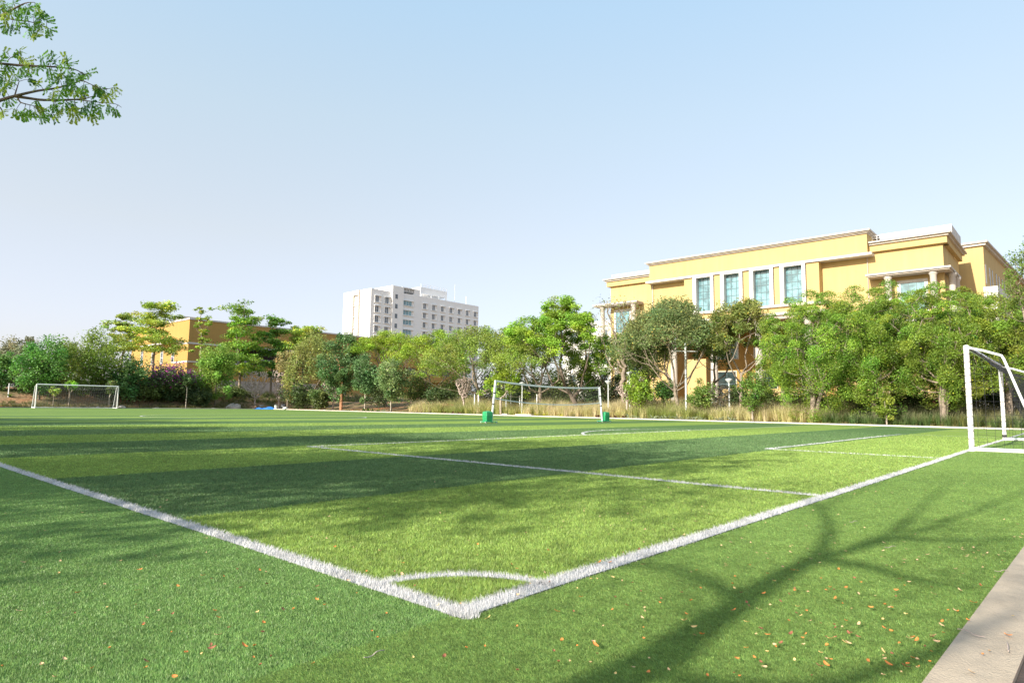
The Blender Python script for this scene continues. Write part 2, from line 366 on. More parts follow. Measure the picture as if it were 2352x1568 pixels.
def fibre(P, r, h, w, lean, leanj, col, zb=0.0, grow=.8, r_ref=2.5):
    n = len(P); az = rng.random(n)*math.pi; W = w*np.maximum(r/r_ref, .6)**grow*(.7+.6*rng.random(n))
    dx = np.cos(az)*W/2; dy = np.sin(az)*W/2; H = h*(.55+.7*rng.random(n))
    la = rng.random(n)*2*math.pi; lj = leanj*rng.random(n)
    B = np.zeros((n, 3, 3), np.float32)
    B[:, 0, 0] = P[:, 0]-dx; B[:, 0, 1] = P[:, 1]-dy; B[:, 1, 0] = P[:, 0]+dx; B[:, 1, 1] = P[:, 1]+dy
    B[:, 2, 0] = P[:, 0]+lean[0]*H+np.cos(la)*lj*H; B[:, 2, 1] = P[:, 1]+lean[1]*H+np.sin(la)*lj*H
    B[:, :2, 2] = zb-.001; B[:, 2, 2] = zb+H
    return B.reshape(-1, 3), np.repeat(col, 3, axis=0)
def jitcol(c, n, s=.18, hue=.08):
    c = np.broadcast_to(c, (n, 3)).copy(); k = np.exp(rng.normal(0, s, n))[:, None]; c = c*k
    c[:, 0] *= 1+rng.normal(0, hue, n); c[:, 1] *= 1+rng.normal(0, hue*.3, n); return np.clip(c, .003, .95)
GR = np.random.default_rng(3).normal(0, 1, (512, 512)); GR = (GR+np.roll(GR, 1, 0)+np.roll(GR, 1, 1)+np.roll(GR, (1, 1), (0, 1)))/2
def grain(P):     # random tone paints the shade of gaps between tufts
    a = (P[:, 0]*110).astype(int) % 512; b = (P[:, 1]*110).astype(int) % 512; c = (P[:, 0]*38+7).astype(int) % 512; d = (P[:, 1]*38).astype(int) % 512
    return np.clip(.55*GR[a, b]+.55*GR[c, d], -1.6, 1.8)
tri = lambda n: np.arange(n*3).reshape(-1, 3)
NB = 2900000
P, r = sector(NB, 1.15, 30.0); keep = rng.random(len(r)) > np.clip((r-20)/10, 0, 1); P, r = P[keep], r[keep]
linemask = np.zeros(len(P), bool)
for k, L in lines.items(): linemask |= dist_to(P, L['pts']) < L['w']*.5
inf = (P[:, 0] > LX) & (P[:, 1] > LY) & ~linemask
sur = ~((P[:, 0] > LX) & (P[:, 1] > LY)) & ~linemask & (P[:, 1] > kerb_y(P[:, 0])+.004)
Pi, ri = P[inf], r[inf]
stripe = (np.floor((Pi[:, 1]+.05-1.65+.03*vnoise(Pi[:, 0]*9, Pi[:, 1]*3))/3.4) % 2) > .5
base = np.where(stripe[:, None], DARK, LIGHT)
patch = 1+.10*vnoise(Pi[:, 0]*2.3, Pi[:, 1]*2.9, 2)+.08*vnoise(Pi[:, 0]*9, Pi[:, 1]*11, 4)+.22*grain(Pi)
V, C = fibre(Pi, ri, .0165, .0026, (.12, .10), .9, jitcol(base*patch[:, None], len(Pi), .22))
tag(fast('pitch_grass', V, tri(len(Pi)), M['blade'], col=C), 'light and dark green turf fibres filling the pitch', 'turf', kind='stuff')
Ps, rs_ = P[sur], r[sur]
base = np.where((Ps[:, 1] > LY)[:, None], SURL, SURR)
patch = 1+.08*vnoise(Ps[:, 0]*2.1, Ps[:, 1]*2.3, 5)+.08*vnoise(Ps[:, 0]*8, Ps[:, 1]*9, 6)+.15*grain(Ps)
left = Ps[:, 1] > LY
for msk, nm, lean, lb in ((left, 'border_grass', (.15, .5), 'green short turf fibres left of the pitch corner, tinted bluish for pile lean'), (~left, 'border_grass', (-.75, .15), 'green short turf fibres right of the pitch corner, tinted yellowish for pile lean')):
    V, C = fibre(Ps[msk], rs_[msk], .0075, .0024, lean, 1.0, jitcol((base*patch[:, None])[msk], int(msk.sum()), .20))
    tag(fast(nm, V, tri(int(msk.sum())), M['blade'], col=C), lb, 'turf', kind='stuff')
# lines: woven strip plus taller white fibres on the near part
Pl, rl = sector(1400000, 1.6, 26.0, 46)
for k, L in lines.items():
    pts = L['pts']; w = L['w']; d = np.gradient(pts, axis=0); d /= np.linalg.norm(d, axis=1)[:, None]; nn = np.stack([-d[:, 1], d[:, 0]], 1)
    z = .004 if k not in ('penalty_box_front_line', 'goal_box_front_line', 'corner_arc', 'penalty_arc', 'centre_circle', 'goal_line') else .0065
    if k == 'penalty_arc': z = .009
    A = np.c_[pts+nn*w/2, np.full(len(pts), z)]; B = np.c_[pts-nn*w/2, np.full(len(pts), z)]
    n = len(pts); V = np.concatenate([A, B]); i = np.arange(n-1)
    Fs = np.concatenate([np.stack([i, i+n, i+n+1], 1), np.stack([i, i+n+1, i+1], 1)])
    C = np.full((len(V), 3), .52)
    dd = dist_to(Pl, pts); m = dd < w*.5+.006*rng.random(len(Pl))
    if m.any():
        q = Pl[m]; rq = rl[m]; cc = jitcol(np.array([.60, .59, .59]), len(q), .12, .01)
        cc *= (1-.16*(vnoise(q[:, 0]*14, q[:, 1]*13, 3) > .45))[:, None]
        lean = (.05, .35) if k != 'touch_line' else (.25, .1)
        V2, C2 = fibre(q, rq, .025, .0028, lean, .8, cc, 0, .85)
        Fs = np.concatenate([Fs, tri(len(q))+len(V)]); V = np.concatenate([V, V2]); C = np.concatenate([C, C2])
    tag(fast(k, V, Fs, M['wblade'], col=C), L['label'], 'pitch line', kind='structure')

# ------------------------------------------------------------------ fallen leaves
def leafmesh(name, L, W, curl, m):
    xs_ = np.linspace(-.5, .5, 6); V = []; Fq = []
    for i, x in enumerate(xs_):
        hw = W*.5*math.sqrt(max(0, 1-(2*abs(x))**1.8))+.0006; zc = curl*L*(x*x*2)
        V += [(x*L, -hw, zc+curl*W*.6), (x*L, 0, zc), (x*L, hw, zc+curl*W*.6)]
    for i in range(5):
        for j in range(2):
            a = i*3+j; Fq.append((a, a+3, a+4, a+1))
    me = bpy.data.meshes.new(name); me.from_pydata(V, [], Fq); me.materials.append(m); return me
lc = {'orange': (.62, .22, .05), 'tan': (.60, .40, .22), 'pale yellow': (.70, .50, .20), 'reddish brown': (.26, .10, .05)}
lmeshes = {k: [leafmesh('fallen_leaf', L, W, cu, m) for L, W, cu in ((.019, .010, .25), (.014, .009, .4), (.025, .010, .3), (.011, .007, .5))]
           for k, m in ((k, mat('dry_leaf_'+k.replace(' ', '_'), c, .7, .25, 60)) for k, c in lc.items())}
def leafspots(n):
    out = []
    while len(out) < n:
        x, y = random.uniform(0, 2352), 1568-540*random.random()**.9
        if x > 1250 and random.random() < .5 or x <= 1250 and random.random() < .22 or (x > 1700 and y > 1250):
            r_ = ray(x, y); p = CAMP+r_*(-CH/r_[2])
            if 1.5 < math.hypot(p[0], p[1]) < 14: out.append(p)
    return out
spots = leafspots(540); spots.sort(key=lambda p: math.hypot(p[0], p[1]))
cols = ['orange', 'tan', 'pale yellow', 'reddish brown']
rv, rf = [], []
for i, p in enumerate(spots):
    x, y = p[0], p[1]; k = random.choices(cols, [4, 3, 1, 2.5])[0]
    ky = kerb_y(x)
    if y < ky-.15: continue
    if y < ky+.01 and random.random() < .65: continue
    if y < ky+.01: where, z, gw = 'pale concrete kerb', .016, 'on the concrete kerb'
    elif x > LX and y > LY: where, z, gw = 'striped pitch inside the lines', .026, 'inside the pitch'
    elif y > LY: where, z, gw = 'green border left of the pitch corner', .014, 'on the left border'
    else: where, z, gw = 'green border right of the pitch corner', .014, 'on the right border'
    rot = (random.uniform(-.5, .5), random.uniform(-.4, .4), random.uniform(0, 6.28))
    me = random.choice(lmeshes[k])
    if i < 300:
        o = bpy.data.objects.new('fallen_leaf', me); COL.objects.link(o); o.location = (x, y, z+.004); o.rotation_euler = rot
        s = random.uniform(.75, 1.25); o.scale = (s, s, s)
        tag(o, 'small dry %s leaf fallen on the %s' % (k, where), 'fallen leaf', '%s leaves %s' % (k, gw))
    else:
        c, s_ = math.cos(rot[2]), math.sin(rot[2]); n = len(rv)
        for v in me.vertices:
            a, b_, d = v.co; rv.append((x+a*c-b_*s_, y+a*s_+b_*c, z+.004+d+.2*a))
        rf += [tuple(q+n for q in pl.vertices) for pl in me.polygons]
tag(fast('leaf_litter', np.array(rv), np.array(rf), lmeshes['tan'][0].materials[0]), 'tiny dry leaves strewn farther out over the turf', 'leaf litter', kind='stuff')
for i, (px, py, L, a) in enumerate([(2230, 1452, .11, 1.0), (1960, 1197, .12, -.2), (2045, 1255, .12, -.3), (2315, 1484, .13, .1), (2300, 1310, .1, -.5), (860, 1500, .1, .2)]):
    p = onplane(2, .022, px, py); q = [(p[0]+t*L*math.cos(a), p[1]+t*L*math.sin(a), p[2]+.004*math.sin(t*9)) for t in np.linspace(-.5, .5, 6)]
    t_ = MB().tube(q, .0018, 5).build('fallen_twig', M['twig'])
    tag(t_, ['thin dry twig by the kerb among leaves', 'pale twig near the middle of the right border', 'short pale twig on the shaded right border', 'dark twig lying on the concrete kerb', 'small twig at the edge of the kerb', 'lone twig on the left border below the corner'][i], 'twig', 'fallen twigs')

# ------------------------------------------------------------------ goals
def goal(x0, y0, W, H, sgn, label, sx=None):
    root = empty('football_goal', (x0+W/2, y0, 0), label, 'goal', 'football goals')
    def P(u, v, z): return (x0+u*W, y0-sgn*v, z)
    D1, D2, HB = .62, 1.28, H-.27
    r = .055
    for u in (0, 1):
        MB().tube([P(u, 0, 0), P(u, 0, H*.5), P(u, 0, H-.02)], r, 14).build('post', M['rust'], root, True)
        MB().tube([P(u, 0, H-.06), P(u, D1*.5, H-.15), P(u, D1-.08, HB+.03), P(u, D1, HB), P(u, D1+.04, HB-.08), P(u, (D1+D2)/2, HB*.5), P(u, D2, .05)], .027, 10).build('side_stay', M['metalw'], root, True)
        MB().tube([P(u, .03, .045), P(u, D2+.03, .045)], .045, 12).build('base_bar', M['metalw'], root, True)
    MB().tube([P(.002, 0, H-.058), P(.5, 0, H-.058), P(.998, 0, H-.058)], r, 14).build('crossbar', M['metalw'], root, True)
    MB().tube([P(0, D2, .045), P(1, D2, .045)], .04, 12).build('rear_bar', M['metalw'], root, True)
    if sx:
        MB().lathe(P(1, 0, .10), [(.058, 0), (.06, .01), (.06, .07), (.058, .08)], 14).build('tape_wrap', M['blackp'], root, True)
    # net: side panels, sloping back panel, loose roof bunched under the bar
    net = MB(); c = .0036 if sgn > 0 else .006; s = .15
    def side(v, z, u): return P(u, v, z)
    def vmax(z): return D1+(D2-D1)*(HB-z)/HB if z < HB else D1*(H-z)/(H-HB)
    for u in (0, 1):
        for z in np.arange(.08, H-.05, s):
            vm = vmax(z); n = max(3, int(vm/.12)); net.tube([P(u, vm*t, z-.04*math.sin(math.pi*t)+random.uniform(-.012, .012)) for t in np.linspace(0, 1, n)], c, 3, False)
        for v in np.arange(.13, D2, s):
            zt = H-v*(H-HB)/D1 if v < D1 else HB*(D2-v)/(D2-D1)
            if zt > .1: net.tube([P(u, v+random.uniform(-.015, .015), zt*t+.02) for t in np.linspace(1, 0, 8)], c, 3, False)
    nu = int(W/(s*1.35))
    for k in range(nu+1):
        u = k/nu; pts = [P(u, 0, H-.08), P(u+random.uniform(-.003, .003), D1*.5, H-.30-.12*math.sin(math.pi*u)), P(u, D1*.95, HB-.12-.15*math.sin(math.pi*u))]
        for t in np.linspace(.15, 1, 9): pts.append(P(u+random.uniform(-.003, .003), D1*.95+(D2-D1)*t-.10*math.sin(math.pi*t), (HB-.12)*(1-t)+.04))
        net.tube(pts, c, 3, False)
    for t in np.linspace(0, 1, 5)[1:]:
        net.tube([P(u, D1*t*.95, H-.08-(.22+.15*math.sin(math.pi*u))*t+random.uniform(-.02, .02)) for u in np.linspace(0, 1, nu+1)], c, 3, False)
    for z in np.arange(.1, HB-.15, s):
        t = 1-z/(HB-.1); net.tube([P(u, D1*.95+(D2-D1)*t-.10*math.sin(math.pi*t), z-.02*math.sin(math.pi*u)+random.uniform(-.015, .015)) for u in np.linspace(0, 1, nu+1)], c, 3, False)
    if sgn > 0:
        for q in range(7):   # slack net gathered below the crossbar
            a = random.uniform(0, .06); net.tube([P(u, a+.03*q*math.sin(math.pi*min(1, u*1.6)), H-.09-(.03*q)*(.35+.8*abs(math.sin(u*7+q)))*min(1, u*3)+random.uniform(-.02, .02)) for u in np.linspace(0, 1, 60)], c, 3, False)
    if sgn > 0:
        for u in (0, 1):
            for z in np.arange(.12, H-.1, .155):
                tl = random.uniform(-.03, .03); net.tube([(P(u, 0, 0)[0]+.061*math.cos(a), P(u, 0, 0)[1]+.061*math.sin(a), z+tl*math.cos(a)+.01*math.sin(2*a)) for a in np.linspace(0, 2*math.pi, 13)], .0045, 4, False)
    net.build('net', M['cord'] if sgn > 0 else M['cordg'], root)
    return root
goal(17.48, 1.92, 7.75, 2.36, 1, 'white football goal with black net at the right edge', sx=True)
goal(16.45, 77.3, 7.2, 2.40, -1, 'distant white football goal on the far left goal line')

# ------------------------------------------------------------------ volleyball net
a1, t1 = onplane(2, 0, 1129, 971), at(1138, 873, np.dot(onplane(2, 0, 1129, 971)-CAMP, FW))
a2, t2 = onplane(2, 0, 1383, 969), at(1377, 889, np.dot(onplane(2, 0, 1383, 969)-CAMP, FW))
dv = (a2-a1)/np.linalg.norm(a2-a1)
def vpost(a, t, side, label):
    root = empty('volleyball_post', (a[0], a[1], 0), label, 'net post', 'volleyball posts')
    t = np.array(t)
    MB().tube([(a[0], a[1], .05), a*.5+t*.5+np.array([0, 0, .02]), t], .05, 12).build('pole', M['metalw'], root, True)
    ux, uy = (-dv[0]*side, -dv[1]*side); vx, vy = -uy, ux
    def loc(p, q): return (a[0]+ux*p+vx*q, a[1]+uy*p+vy*q)
    MB().prism([loc(-.22, -.22), loc(.54, -.22), loc(.54, .22), loc(-.22, .22)], .045, .085).build('base_plate', M['greend'], root, bevel=.01)
    b = MB(); n = 7
    lo = [loc(.07, -.17), loc(.44, -.17), loc(.44, .17), loc(.07, .17)]; hi = [loc(.05, -.19), loc(.47, -.18), loc(.46, .19), loc(.06, .18)]
    b.add([(p[0], p[1], .086) for p in lo]+[(p[0], p[1], .36) for p in hi]+[(p[0], p[1], .56) for p in lo]+[(loc(.25, 0)[0], loc(.25, 0)[1], .60)],
          [(3, 2, 1, 0)]+[(i, (i+1) % 4, 4+(i+1) % 4, 4+i) for i in range(4)]+[(4+i, 4+(i+1) % 4, 8+(i+1) % 4, 8+i) for i in range(4)]+[(8+i, 8+(i+1) % 4, 12) for i in range(4)])
    b.build('weight_cover', M['green'], root, bevel=.03)
    for p, q in ((.50, -.18), (.50, .18), (-.16, -.18), (-.16, .18)):
        c = loc(p, q); MB().tube([(c[0]-vx*.02, c[1]-vy*.02, .045), (c[0]+vx*.03, c[1]+vy*.03, .045)], .045, 12).build('wheel', M['rubber'], root, True)
    for z in (.9, 1.45): MB().lathe((a[0]+(t[0]-a[0])*z/t[2], a[1]+(t[1]-a[1])*z/t[2], z), [(.06, 0), (.065, .01), (.065, .05), (.06, .06)], 12).build('clamp', M['blackp'], root)
vpost(a1, t1, 1, 'white net post leaning right with green weight box, left end')
vpost(a2, t2, -1, 'white net post leaning left with green weight box, right end')
root = empty('volleyball_net', tuple(a1*.5+a2*.5), 'sagging volleyball net strung between the two white posts', 'net')
def vpt(u, top):
    p = t1+(t2-t1)*u; sag = (.13 if top else .20)*4*u*(1-u); q = np.array(p)
    b = a1+(a2-a1)*u
    zt = p[2]-.03 if top else None
    if top: z = zt-sag
    else:
        z = (1-u)*1.22+u*1.10-sag
        f = z/p[2]; q = b+(p-b)*f
    return np.array([q[0], q[1], z])
us = np.linspace(0.008, .992, 50)
def band(top, w):
    m = MB(); V = []
    for u in us:
        c = vpt(u, top); V += [c+np.array([0, 0, w/2]), c-np.array([0, 0, w/2]), c-np.array([0, 0, w/2])+np.array([-.012, .0, 0]), c+np.array([0, 0, w/2])+np.array([-.012, .0, 0])]
    n = len(us); m.add(V, [(i*4+j, (i+1)*4+j, (i+1)*4+(j+1) % 4, i*4+(j+1) % 4) for i in range(n-1) for j in range(4)]); return m
band(True, .085).build('top_tape', M['tape'], root); band(False, .05).build('bottom_tape', M['tape'], root)
m = MB()
for u in np.linspace(.02, .98, 70): m.tube([vpt(u, True), (vpt(u, True)+vpt(u, False))/2, vpt(u, False)], .0016, 3, False)
for f in np.linspace(0, 1, 9)[1:-1]: m.tube([vpt(u, True)*(1-f)+vpt(u, False)*f for u in us], .0016, 3, False)
m.build('mesh', M['cordg'], root)
for u in (.012, .985): MB().tube([vpt(u, True), vpt(u, False)], .012, 6).build('side_rod', M['tape'], root)

# ------------------------------------------------------------------ buildings
def frustum_window(parent, ax, plane, a0, a1_, z0, z1, fr, nx=2, nz=1, glass='glass', depth=.25, out=-1, fmat='white', mull='mull', proud=.08):
    """a window on a wall x=plane (ax 0, faces -X) or y=plane (ax 1, faces -Y)."""
    def bx(m, lo, hi, a, b_, c, d_):
        if ax == 0: m.box(plane+lo, plane+hi, a, b_, c, d_)
        else: m.box(a, b_, plane+lo, plane+hi, c, d_)
    f = MB()
    if fr:
        bx(f, -proud, .02, a0-fr, a0, z0-fr, z1+fr); bx(f, -proud, .02, a1_, a1_+fr, z0-fr, z1+fr)
        bx(f, -proud-.003, .018, a0, a1_, z1, z1+fr); bx(f, -proud-.003, .018, a0, a1_, z0-fr, z0)
        w = f.build('window', M[fmat], parent)
    else:
        bx(f, -.01, .02, a0-.03, a1_+.03, z0-.03, z0); w = f.build('window', M[fmat], parent)
    g = MB(); bx(g, -.035, -.005, a0, a1_, z0, z1); g.build('pane', M[glass], w)
    mm = MB()
    for i in range(1, nx): 
        c = a0+(a1_-a0)*i/nx; bx(mm, -.06, -.036, c-.025, c+.025, z0, z1)
    for i in range(1, nz):
        c = z0+(z1-z0)*i/nz; bx(mm, -.058, -.036, a0, a1_, c-.025, c+.025)
    if mm.v: mm.build('mullion', M[mull], w)
    return w
G0 = 1.0
B = empty('college_building', (69, 27, G0), 'large yellow building with four tall blue windows and white columns', 'building')
# upper block built as wall pieces around the window openings so that the panes sit back in the wall
gl = [(31.15, 32.87), (27.8, 29.55), (24.48, 26.25), (21.2, 23.0)]
m = MB().box(69, 80, 15.06, 39.0, 16.2, 18.12)
m.build('upper_wall', M['yellow'], B)
m = MB(); ys = [19.55]
for a, b_ in sorted(gl): ys += [a-.42, b_+.42]
ys += [34.42]
for i in range(0, len(ys), 2): m.box(69.0, 70.0, ys[i], ys[i+1], 11.86, 15.96)
m.box(69.62, 70, 19.56, 34.41, 11.86, 15.95)
m.build('pilaster_wall', M['yellow'], B)
m = MB(); m.box(70, 80, 9.03, 18.6, G0-1, 16.35); m.box(70, 80, 36.4, 45.2, G0-1, 16.35); m.box(70, 80, 18.601, 36.399, 10.42, 16.349)
m.build('main_wall', M['yellow'], B)
MB().box(75.5, 80, 18.602, 36.398, G0-1, 10.415).build('recessed_wall', M['ochre'], B)  # ochre carries the recess shade as well as the wall's deeper colour
m = MB(); m.box(68.55, 80.2, 14.7, 39.35, 18.34, 18.5); m.box(68.72, 80.1, 14.85, 39.2, 18.22, 18.337); m.box(68.86, 80, 14.98, 39.08, 18.12, 18.217)
m.build('cornice', M['cream'], B)
MB().box(68.78, 70.6, 14.67, 39.41, 15.965, 16.2).build('slab', M['white'], B)
for a, b_ in gl:
    w = MB(); w.box(68.82, 69.6, b_, b_+.42, 11.87, 15.96); w.box(68.82, 69.6, a-.36, a, 11.87, 15.96); w.box(68.83, 69.6, a, b_, 15.84, 15.96)
    w = w.build('window', M['white'], B)
    MB().box(69.5, 69.53, a, b_, 11.87, 15.84).build('pane', M['glass'], w)
    mm = MB()
    for i in (1, 2): mm.box(69.45, 69.49, a+(b_-a)*i/3-.025, a+(b_-a)*i/3+.025, 11.87, 15.84)
    for i in range(1, 5): mm.box(69.452, 69.488, a, b_, 11.87+3.97*i/5-.025, 11.87+3.97*i/5+.025)
    mm.build('mullion', M['mull'], w)
MB().box(68.6, 70.2, 18.9, 36.2, 11.6, 11.86).build('sill', M['cream'], B)
MB().box(68.9, 70.1, 19.0, 36.1, 10.7, 11.59).build('band', M['yellow'], B)
MB().box(66.4, 70.3, 18.4, 36.6, 10.42, 10.69).build('terrace_slab', M['cream'], B)
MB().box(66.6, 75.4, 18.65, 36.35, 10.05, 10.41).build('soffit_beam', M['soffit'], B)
for y in (34.85, 30.05, 25.13, 20.2):
    MB().lathe((67.1, y, G0-.8), [(.5, 0), (.5, .25), (.40, .3), (.38, 4.5), (.34, 9.4), (.42, 9.5), (.46, 9.62), (.46, 9.84)], 20).build('column', M['cream'], B, True)
for y in (22.4, 27.4, 32.2):
    frustum_window(B, 0, 75.5, y-1.4, y+1.4, 6.9, 9.3, .1, 2, 1)
    frustum_window(B, 0, 75.5, y-1.1, y+1.1, 2.4, 5.3, .12, 2, 2, 'dkglass', fmat='cream')
MB().box(67.9, 68.15, 19, 29.5, G0-1, 3.0).build('parapet', M['yellow'], B)
MB().box(68.2, 70, 31.5, 33.8, G0-1, 6.4).build('porch', M['yellow'], B)
for k in range(9):
    pass
# bays
def bay(y0, y1, ybs, left):
    b = MB().box(69.62, 71, y0-.4 if not left else y0, y1 if not left else y1+.4, 16.36, 17.0); b.build('bay_band', M['yellow'], B)
    c = MB(); c.box(69.2, 80.4, y0-.75 if not left else y0, y1 if not left else y1+.75, 17.18, 17.32); c.box(69.42, 80.2, y0-.55 if not left else y0, y1 if not left else y1+.55, 17.0, 17.177)
    c.build('bay_cornice', M['cream'], B)
bay(9.03, 15.0, None, False); bay(39.05, 45.2, None, True)
MB().box(70.5, 79.8, 8.66, 9.029, 16.36, 17.0).build('bay_band', M['yellow'], B)
for y in (15.3, 39.1): MB().tube([(69.93, y, G0), (69.93, y, 16.0)], .06, 8).build('downpipe', M['soffit'] if y < 20 else M['cream'], B, True)
# porticos
def portico(y0, y1, cols, win, side):
    p = MB(); p.box(68.35, 75 if side else 70.2, y0, y1, 13.78, 13.95); p.box(68.5, 74.9 if side else 70.2, y0+.12, y1-.12, 13.66, 13.777)
    p.build('portico_slab', M['cream'], B)
    for x, y in cols:
        MB().lathe((x, y, 9.4), [(.36, 0), (.36, .15), (.29, .2), (.27, 3.9), (.34, 4.0), (.38, 4.12), (.38, 4.25)], 18).build('column', M['cream'], B, True)
    frustum_window(B, 0, 70, win[0], win[1], 10.3, 13.0, .27, 3, 3)
portico(8.3, 15.2, [(69.0, 13.4), (69.0, 9.75), (70.9, 8.55), (73.6, 8.55)], (10.6, 12.56), True)
portico(40.4, 46.95, [(69.0, 45.8), (69.0, 41.2)], (42.4, 44.4), False)
MB().box(68.5, 70.2, 40.4, 46.6, 9.1, 9.39).build('portico_floor', M['cream'], B)
MB().box(68.5, 74.9, 8.35, 15.0, 9.1, 9.39).build('portico_floor', M['cream'], B)
frustum_window(B, 0, 70, 40.6, 42.6, 2.4, 7.6, .2, 2, 3, 'dkglass', fmat='white')
for y in (40.0, 43.4): MB().lathe((68.6, y, G0-1), [(.4, 0), (.4, .3), (.33, .35), (.3, 8.6), (.4, 9.0)], 18).build('column', M['cream'], B, True)
# roof structures and railing
MB().box(72, 78, 8.5, 14.55, 17.33, 18.55).build('penthouse', M['white'], B)
MB().box(71, 76, 39.4, 41.8, 17.33, 18.1).build('penthouse', M['white'], B)
def rail(parent, x, y0, y1, z0, z1, n):
    r_ = MB()
    for i in range(n+1):
        y = y0+(y1-y0)*i/n; r_.tube([(x, y, z0), (x, y, z1)], .02, 6)
    for k in range(3): z = z0+(z1-z0)*(k+1)/3; r_.tube([(x, y0, z-.01), (x, y1, z-.01)], .018, 6)
    r_.build('railing', M['metalw'], parent)
rail(B, 70.4, 39.5, 45.3, 17.33, 18.0, 8); rail(B, 70.4, 13.2, 14.9, 17.33, 18.1, 4)
# side wing set back on the right
p0 = (81.82, 7.04, 0); dx_, dy_ = (102.8-81.82), (5.89-7.04); L_ = math.hypot(dx_, dy_); ud = (dx_/L_, dy_/L_); nd = (ud[1], -ud[0])
def wg(s, o): return (p0[0]+ud[0]*s+nd[0]*o, p0[1]+ud[1]*s+nd[1]*o)
w = MB().prism([wg(0, 0), wg(34, 0), wg(34, -14), wg(0, -14)], G0-1, 18.2); w.build('wing_wall', M['yellow'], B)
w = MB(); w.prism([wg(-.45, .45), wg(34.4, .45), wg(34.4, -14), wg(-.45, -14)], 18.45, 18.62); w.prism([wg(-.25, .25), wg(34.2, .25), wg(34.2, -14), wg(-.25, -14)], 18.2, 18.447)
w.build('wing_cornice', M['cream'], B)
for (x6, y6) in ((1938, 460), (1980, 505), (2008, 530), (2050, 565), (2078, 592), (2112, 622), (2137, 645)):
    q = onwall((81.82, 7.04, 0), (nd[0], nd[1], 0), (2000+x6/4.2)/1.08844, (540+y6/4.2)/1.08844)
    s = (q[0]-p0[0])*ud[0]+(q[1]-p0[1])*ud[1]
    w = MB().prism([wg(s, .002), wg(s+.35, .002), wg(s+.35, .03), wg(s, .03)], 14.2, 16.3).build('slit_window', M['soffit'], B)
    MB().prism([wg(s+.05, .031), wg(s+.30, .031), wg(s+.30, .05), wg(s+.05, .05)], 14.25, 16.25).build('pane', M['dkglass'], w)
w = MB(); w.prism([wg(-1.4, 1.2), wg(18, 1.2), wg(18, .01), wg(-1.4, .01)], 12.9, 13.6)
for s in (-1.4, 4, 9, 14): w.prism([wg(s, 1.15), wg(s+.7, 1.15), wg(s+.7, .02), wg(s, .02)], 4, 12.89)
w.build('side_porch', M['white'], B)

# left ochre building
X0, Y0 = 40.84, 103.38
Lb = empty('ochre_building', (60, 110, 1.5), 'long ochre yellow building behind the layered trees on the left', 'building')
m = MB(); m.box(X0, 48.6, Y0, 128, 0, 13.55); m.box(48.6, 59.0, Y0, 128, 10.02, 13.55); m.box(48.6, 59.0, Y0, 128, 0, 6.98); m.box(48.6, 59.0, Y0+2.2, 128, 6.98, 10.02)
m.box(59.0, 83, Y0, 128, 0, 13.551); m.box(83, 100, Y0, 128, 5.6, 7.0); m.box(83, 100, Y0+1.5, 128, 0, 5.6); m.box(83, 100, Y0+1.0, 128, 7.0, 8.4); m.box(83, 100, Y0, 128, 8.4, 13.55)
m.build('wall', M['ochre'], Lb)
m = MB(); m.box(X0-.12, 100.1, Y0-.12, Y0+.3, 13.551, 13.78); m.box(X0-.121, X0+.3, Y0+.301, 128.1, 13.551, 13.779); m.build('parapet_cap', M['white'], Lb)
m = MB(); m.box(X0-.1, 62, Y0-.1, Y0-.002, 9.75, 10.02); m.box(X0-.099, X0-.002, Y0-.002, 108.3, 9.751, 10.019); m.build('string_course', M['white'], Lb)
m = MB(); m.box(X0-.1, 48.6, Y0-.1, Y0-.002, 6.88, 7.12); m.box(X0-.099, X0-.002, Y0-.002, 108.6, 6.881, 7.119); m.build('string_course', M['white'], Lb)
MB().box(48.61, 58.99, Y0+2.17, Y0+2.195, 6.99, 10.01).build('balcony_back', M['dark'], Lb)  # near-black sheet paints the shade inside the balcony opening
frustum_window(Lb, 1, Y0+2.1, 49.8, 52.4, 7.0, 8.4, .06, 3, 1, 'grglass', fmat='greym')
rl_ = MB()
for z in (7.5, 7.95): rl_.tube([(48.7, Y0+.15, z), (58.9, Y0+.15, z)], .03, 6)
for x in np.linspace(48.8, 58.8, 9): rl_.tube([(x, Y0+.15, 6.98), (x, Y0+.15, 7.95)], .025, 6)
rl_.build('railing', M['greym'], Lb)
MB().box(X0-.9, X0-.002, 105.5, 123.5, 10.05, 10.28).build('sunshade', M['white'], Lb)
for y in (109.0, 113.6, 117.6, 122.6): frustum_window(Lb, 0, X0, y-.42, y+.42, 7.1, 9.7, .13, 1, 3, 'grglass', fmat='white', mull='metalw')
for x in (85, 88.2, 91.4, 94.6): frustum_window(Lb, 1, Y0+1.0, x, x+2, 7.1, 8.3, .08, 3, 1, 'dkglass', fmat='cream')
MB().box(X0+.2, X0+4, 106.9, 110.3, 13.79, 14.4).build('roof_room', M['white'], Lb)
for x in (66, 70.5): frustum_window(Lb, 1, Y0, x, x+1.6, 7.1, 9.2, .12, 2, 1, 'dkglass', fmat='white')
m = MB().box(43, 66, 97.8, 98.1, .5, 4.1); tag(m.build('compound_wall', M['pinkwall']), 'low pinkish plaster wall behind the bare shrubs', 'wall')

